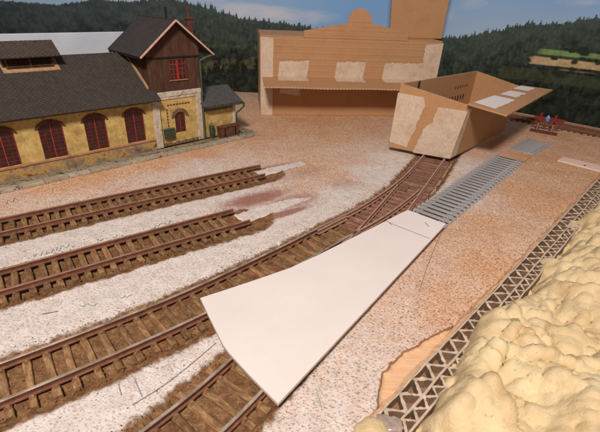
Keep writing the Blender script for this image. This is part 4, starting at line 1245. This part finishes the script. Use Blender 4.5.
# ================================================================== corrugated strip along the sawn edge
cs = empty('corrugated_strip', FQ(12, -.5, -.1), 'double wall cardboard strip on edge between cork and yellow foam', 'cardboard strip')
PA, PB_ = -3.0, 48.0
def wallstrip(name, qf, th, z0, z1, step, mat):
    ps = np.arange(PA, PB_, step); v = []; f = []; mi = []; r_ = random.Random(int(th * 1000)); th0 = th
    for p in ps:
        c = qf(p) + r_.gauss(0, .008); th = th0 * r_.uniform(.8, 1.2); rz = r_.gauss(0, .012) + .02 * math.sin(p * 1.7 + c * 9) + .012 * math.sin(p * 5.1)
        v += [FQ(p, c + th / 2, z0), FQ(p, c + th / 2, z1 + rz), FQ(p, c - th / 2, z1 + rz), FQ(p, c - th / 2, z0)]
    for i in range(len(ps) - 1):
        for j in range(4): f.append((i * 4 + j, i * 4 + (j + 1) % 4, (i + 1) * 4 + (j + 1) % 4, (i + 1) * 4 + j)); mi.append(1 if j == 1 else 0)
    f += [(0, 1, 2, 3), tuple((len(ps) - 1) * 4 + k for k in range(4))]; mi += [0, 0]
    return mk(name, v, f, [M['kraft'], mat], cs, midx=mi)
tri = lambda x: 2 * abs(2 * (x - math.floor(x + .5))) - 1
wallstrip('liner', lambda p: -.035, .075, -1.5, -.03, .5, M['grey_card'])
wallstrip('liner', lambda p: -.67 + .01 * math.sin(p * 2), .085, -1.5, -.03, .5, M['grey_card'])
wallstrip('liner', lambda p: -1.1 + .015 * math.sin(p * 1.3), .08, -1.5, -.04, .5, M['grey_card'])
wallstrip('fluting', lambda p: -.35 + .27 * tri(p / .9 + .07 * math.sin(p * .9)), .165, -1.5, -.05, .075, M['grey_card'])
wallstrip('fluting', lambda p: -.885 + .17 * tri(p / .62 + .2 + .08 * math.sin(p * 1.4)), .13, -1.5, -.05, .0516667, M['grey_card'])
m = MB(); m.box(FQ, PA, PB_, -1.06, -.075, -.55, -.42); m.build('base_sheet', M['kraft'], cs)


# ================================================================== foam
def build_foam():
    p = np.arange(-10, 46, .085); q = np.concatenate([np.arange(-.55, -16, -.085), np.arange(-16, -34, -.3)])
    PP, QQ = np.meshgrid(p, q, indexing='ij')
    wx = PP + 1.1 * fbm(PP * .45, QQ * .45, 3); wy = QQ + 1.1 * fbm(PP * .45 + 50, QQ * .45 + 20, 3)
    dpt = -QQ - .72
    # edge line of the foam over the strip
    ew = .75 * fbm(PP * .5, PP * 0, 3) + .25 * fbm(PP * 2.0, PP * 0 + 7, 3)
    dpt = dpt + ew - .3 * np.clip((4.5 - PP) / 2, 0, 1)
    base = -1.3 + 1.35 * np.clip(dpt / .8, 0, 1) ** .6 + 1.15 * np.clip(dpt / 5, 0, 1)
    H = base.copy()
    r = np.random.default_rng(21); bl = []
    for (px, py, z, rad, up) in ((505, 318, .9, 1.7, .55), (478, 318, .4, .7, .5), (590, 380, 1.6, 1.4, .5), (600, 255, .9, 1.6, .5), (560, 255, .7, 1.0, .5), (455, 385, .3, .8, .5), (500, 395, 1.2, 1.7, .35), (470, 420, .9, 1.1, .45), (555, 340, 1.3, 1.3, .35), (575, 220, .4, 1.0, .6), (595, 205, .3, 1.1, .6), (530, 425, 1.6, 1.3, .4), (585, 320, 1.5, 1.1, .4)):
        g = toPQ(G(px, py, z)); bl.append((g[0], g[1], rad, up))
    for _ in range(75):
        a = r.uniform(-9, 45); b = -1.5 - abs(r.normal(0, 6)); rad = np.exp(r.normal(-.6, .45)); bl.append((a, b, rad, r.uniform(.15, .45)))
    for _ in range(130):                                             # small drops along the rim
        a = r.uniform(-6, 32); b = -1.05 + r.normal(0, .22); rad = np.exp(r.normal(-1.5, .35)); bl.append((a, b, rad, r.uniform(.7, 1.0)))
    for (a, b, rad, up) in bl:
        an = r.uniform(0, 3.14); ca, sa = math.cos(an), math.sin(an); st = r.uniform(.5, 1.0)
        m_ = (np.abs(PP - a) < rad * 2.4) & (np.abs(QQ - b) < rad * 2.4)
        dx = wx[m_] - a; dy = wy[m_] - b; d2 = ((dx * ca + dy * sa) ** 2 + ((-dx * sa + dy * ca) / st) ** 2) / rad ** 2
        zb = -1.3 + 1.35 * min(max((-b - .9) / .8, 0.3), 1) ** .6 + .8 * min(max((-b - .9) / 5, 0), 1)
        cap = zb - .25 * rad + rad * (up + .25) * np.sqrt(np.clip(1 - d2, 0, 1))
        cap = np.where(d2 < 1, cap, -5)
        h0 = H[m_]; k = .26 * min(rad, 1.2) + .03
        t = np.clip(.5 + .5 * (cap - h0) / k, 0, 1); H[m_] = h0 + (cap - h0) * t + k * t * (1 - t)
    inn = np.clip(dpt / 1.2, 0, 1)
    w2x = PP + 1.6 * fbm(PP * .8 + 9, QQ * .8, 3); w2y = QQ + 1.6 * fbm(PP * .8, QQ * .8 + 31, 3)
    bil = lambda sc, o: np.abs(fbm(w2x * sc + o, w2y * sc * 1.25 + o, 2)) * 2
    H += inn * (1.35 * fbm(w2x * .5, w2y * .24, 3, .45) + .55 * fbm(w2x * 1.0 + 8, w2y * .6, 2) + .16 * (bil(.8, 11) - .4) + .5 * ((1 - np.clip(bil(.38, 40), 0, 1)) ** 2 - .3) + .10 * ((1 - np.clip(bil(1.2, 60), 0, 1)) ** 2 - .3)) + (.4 + .6 * inn) * .07 * (bil(1.7, 5) - .4)
    H += .10 * fbm(w2x * 2.8, w2y * 2.2, 4, .6) + .03 * fbm(PP * 7, QQ * 7, 3, .65)
    for _ in range(90):                                              # pits and torn bubbles
        a = r.uniform(-6, 36); b = -1.8 - abs(r.normal(0, 5)); rad = np.exp(r.normal(-1.0, .4))
        m_ = (np.abs(PP - a) < rad * 2.6) & (np.abs(QQ - b) < rad * 2.6)
        d2 = ((w2x[m_] - a) ** 2 + ((w2y[m_] - b) * 1.4) ** 2) / rad ** 2; H[m_] -= .55 * rad * np.exp(-d2 * 1.6)
    for _ in range(150):                                             # small nodules
        a = r.uniform(-6, 36); b = -1.0 - abs(r.normal(0, 5)); rad = np.exp(r.normal(-1.9, .4))
        m_ = (np.abs(PP - a) < rad * 2.6) & (np.abs(QQ - b) < rad * 2.6)
        d2 = ((PP[m_] - a) ** 2 + (QQ[m_] - b) ** 2) / rad ** 2; H[m_] += .6 * rad * np.exp(-d2 * 1.5)
    # bulge sideways where steep so that lobes hang over their feet
    gx, gy = np.gradient(H, p, q); k = .16 * np.clip(dpt, 0, 1)
    gm = np.hypot(gx, gy); sc = k / (1 + gm)
    P2 = PP + gx * -sc * -1 * -1; Q2 = QQ - gy * sc
    X = E0[0] + P2 * ED[0] + Q2 * EQ[0]; Y = E0[1] + P2 * ED[1] + Q2 * EQ[1]
    n, mq = X.shape
    co = np.stack([X, Y, H], -1).reshape(-1, 3); idx = np.arange(n * mq).reshape(n, mq)
    f = np.stack([idx[:-1, :-1], idx[:-1, 1:], idx[1:, 1:], idx[1:, :-1]], -1).reshape(-1, 4)
    me = bpy.data.meshes.new('foam'); me.from_pydata(co, [], f); me.polygons.foreach_set('use_smooth', np.ones(len(f), bool)); me.materials.append(M['foam'])
    o = link('foam_mass', me)
    tag(o, 'lumpy pale yellow expanding foam filling the lower right corner', 'foam')


build_foam()
# drip of foam beside the near end of the strip
g0 = G(373, 431, .1)
bm = bmesh.new(); bmesh.ops.create_icosphere(bm, subdivisions=4, radius=.55)
for v in bm.verts:
    n_ = .12 * float(fbm(np.array([v.co.x * 2.2 + 5]), np.array([v.co.y * 2.2 + v.co.z]), 3)[0]); v.co = v.co * (1 + n_ * 2); v.co.z *= .55
me = bpy.data.meshes.new('foam_drip'); bm.to_mesh(me); bm.free(); me.materials.append(M['foam']); me.polygons.foreach_set('use_smooth', [True] * len(me.polygons))
o = link('foam_drip', me); o.location = (g0[0], g0[1], .0); tag(o, 'small round foam drip at the near end of the cork edge', 'foam')

# ================================================================== marks and litter on the board
def scribble(px0, py0, px1, py1, n, amp, mat, w=.05, seed=0):
    r = random.Random(seed); pts = []
    for i in range(n):
        t = i / (n - 1); pts.append(G(px0 + (px1 - px0) * t + r.uniform(-2, 2), py0 + (py1 - py0) * t + (amp if i % 2 else -amp) * r.uniform(.5, 1), .125))
    return ribbon('crayon_mark', pts, w, mat, .128, ground)


for i, a in enumerate([(32, 256, 52, 251, 9, 2.5, 'teal'), (52, 250, 68, 245, 7, 2.5, 'teal'), (145, 184, 160, 181, 6, 1.4, 'teal'), (150, 228, 172, 221, 8, 2, 'teal'), (80, 306, 100, 303, 6, 2, 'teal'),
                       (118, 297, 130, 296, 5, 2, 'teal'), (4, 204, 18, 198, 6, 2, 'violet'), (175, 215, 190, 213, 5, 1, 'teal'), (120, 188, 126, 186, 4, 1, 'teal')]):
    scribble(*a[:6], M[a[6]], .036, i)
for i, pts in enumerate([[(118, 383), (121, 395)], [(134, 378), (142, 397)], [(168, 364), (173, 371)], [(316, 388), (322, 410)], [(318, 386), (324, 396)], [(42, 314), (58, 311)]]):
    ribbon('crayon_mark', [G(*k, .13) for k in pts],   .035, M['violet' if i < 3 else ('teal' if i < 5 else 'pencil')], .13, ground)
ribbon('pencil_line', [G(*k, .12) for k in ((545, 146), (523, 163), (501, 180), (470, 206), (447, 226), (438, 240), (428, 265), (419, 292))], .03, M['pencil'], .122, ground)
ribbon('pencil_line', [G(*k, .12) for k in ((132, 405), (160, 388), (190, 365), (216, 343))], .022, M['pencil'], .135, ground)


def grains():
    r = np.random.default_rng(33); V = []; Fc = []
    base = np.array([(1, 0, 0), (0, 1, 0), (-1, 0, 0), (0, -1, 0), (0, 0, 1), (0, 0, -1)], float)
    fc = [(0, 1, 4), (1, 2, 4), (2, 3, 4), (3, 0, 4), (1, 0, 5), (2, 1, 5), (3, 2, 5), (0, 3, 5)]
    for pl, n in ((pathA, 1300), (pathB, 1300), (pathC, 2600), (pathD, 2000)):
        idx = r.integers(0, len(pl) - 1, n); T = tang(pl)
        off = np.where(r.random(n) < .75, r.choice([-1, 1], n) * np.abs(r.normal(1.5, .28, n)), r.uniform(-.7, .7, n))
        for i, d in zip(idx, off):
            p = pl[i] + np.array([-T[i][1], T[i][0]]) * d + r.normal(0, .1, 2); sc = r.uniform(.014, .042)
            k = len(V)
            q = base * sc * r.uniform(.6, 1.3, (6, 1)); a = r.uniform(0, 6.28); c, s_ = math.cos(a), math.sin(a)
            z = .1 if abs(d) > 1.45 else .07
            for v in q: V.append((p[0] + v[0] * c - v[1] * s_, p[1] + v[0] * s_ + v[1] * c, z + v[2] * .8))
            Fc += [tuple(j + k for j in f) for f in fc]
    o = mk('loose_ballast', V, Fc, M['grain'], None, fix=False)
    tag(o, 'loose brown ballast grains scattered along the weathered tracks', 'ballast', kind='stuff')


grains()

g0 = G(391, 424, .0)
bm = bmesh.new(); bmesh.ops.create_icosphere(bm, subdivisions=4, radius=.42)
for v in bm.verts:
    n_ = .5 * float(fbm(np.array([v.co.x * 3 + 15]), np.array([v.co.y * 3 + v.co.z * 2]), 3)[0]); v.co = v.co * (1 + n_); v.co.z *= .5
me = bpy.data.meshes.new('glue_blob'); bm.to_mesh(me); bm.free(); me.materials.append(M['glue']); me.polygons.foreach_set('use_smooth', [True] * len(me.polygons))
o = link('glue_blob', me); o.location = (g0[0], g0[1], -.08); tag(o, 'shiny grey glue blob on the near end of the cardboard strip', 'glue')
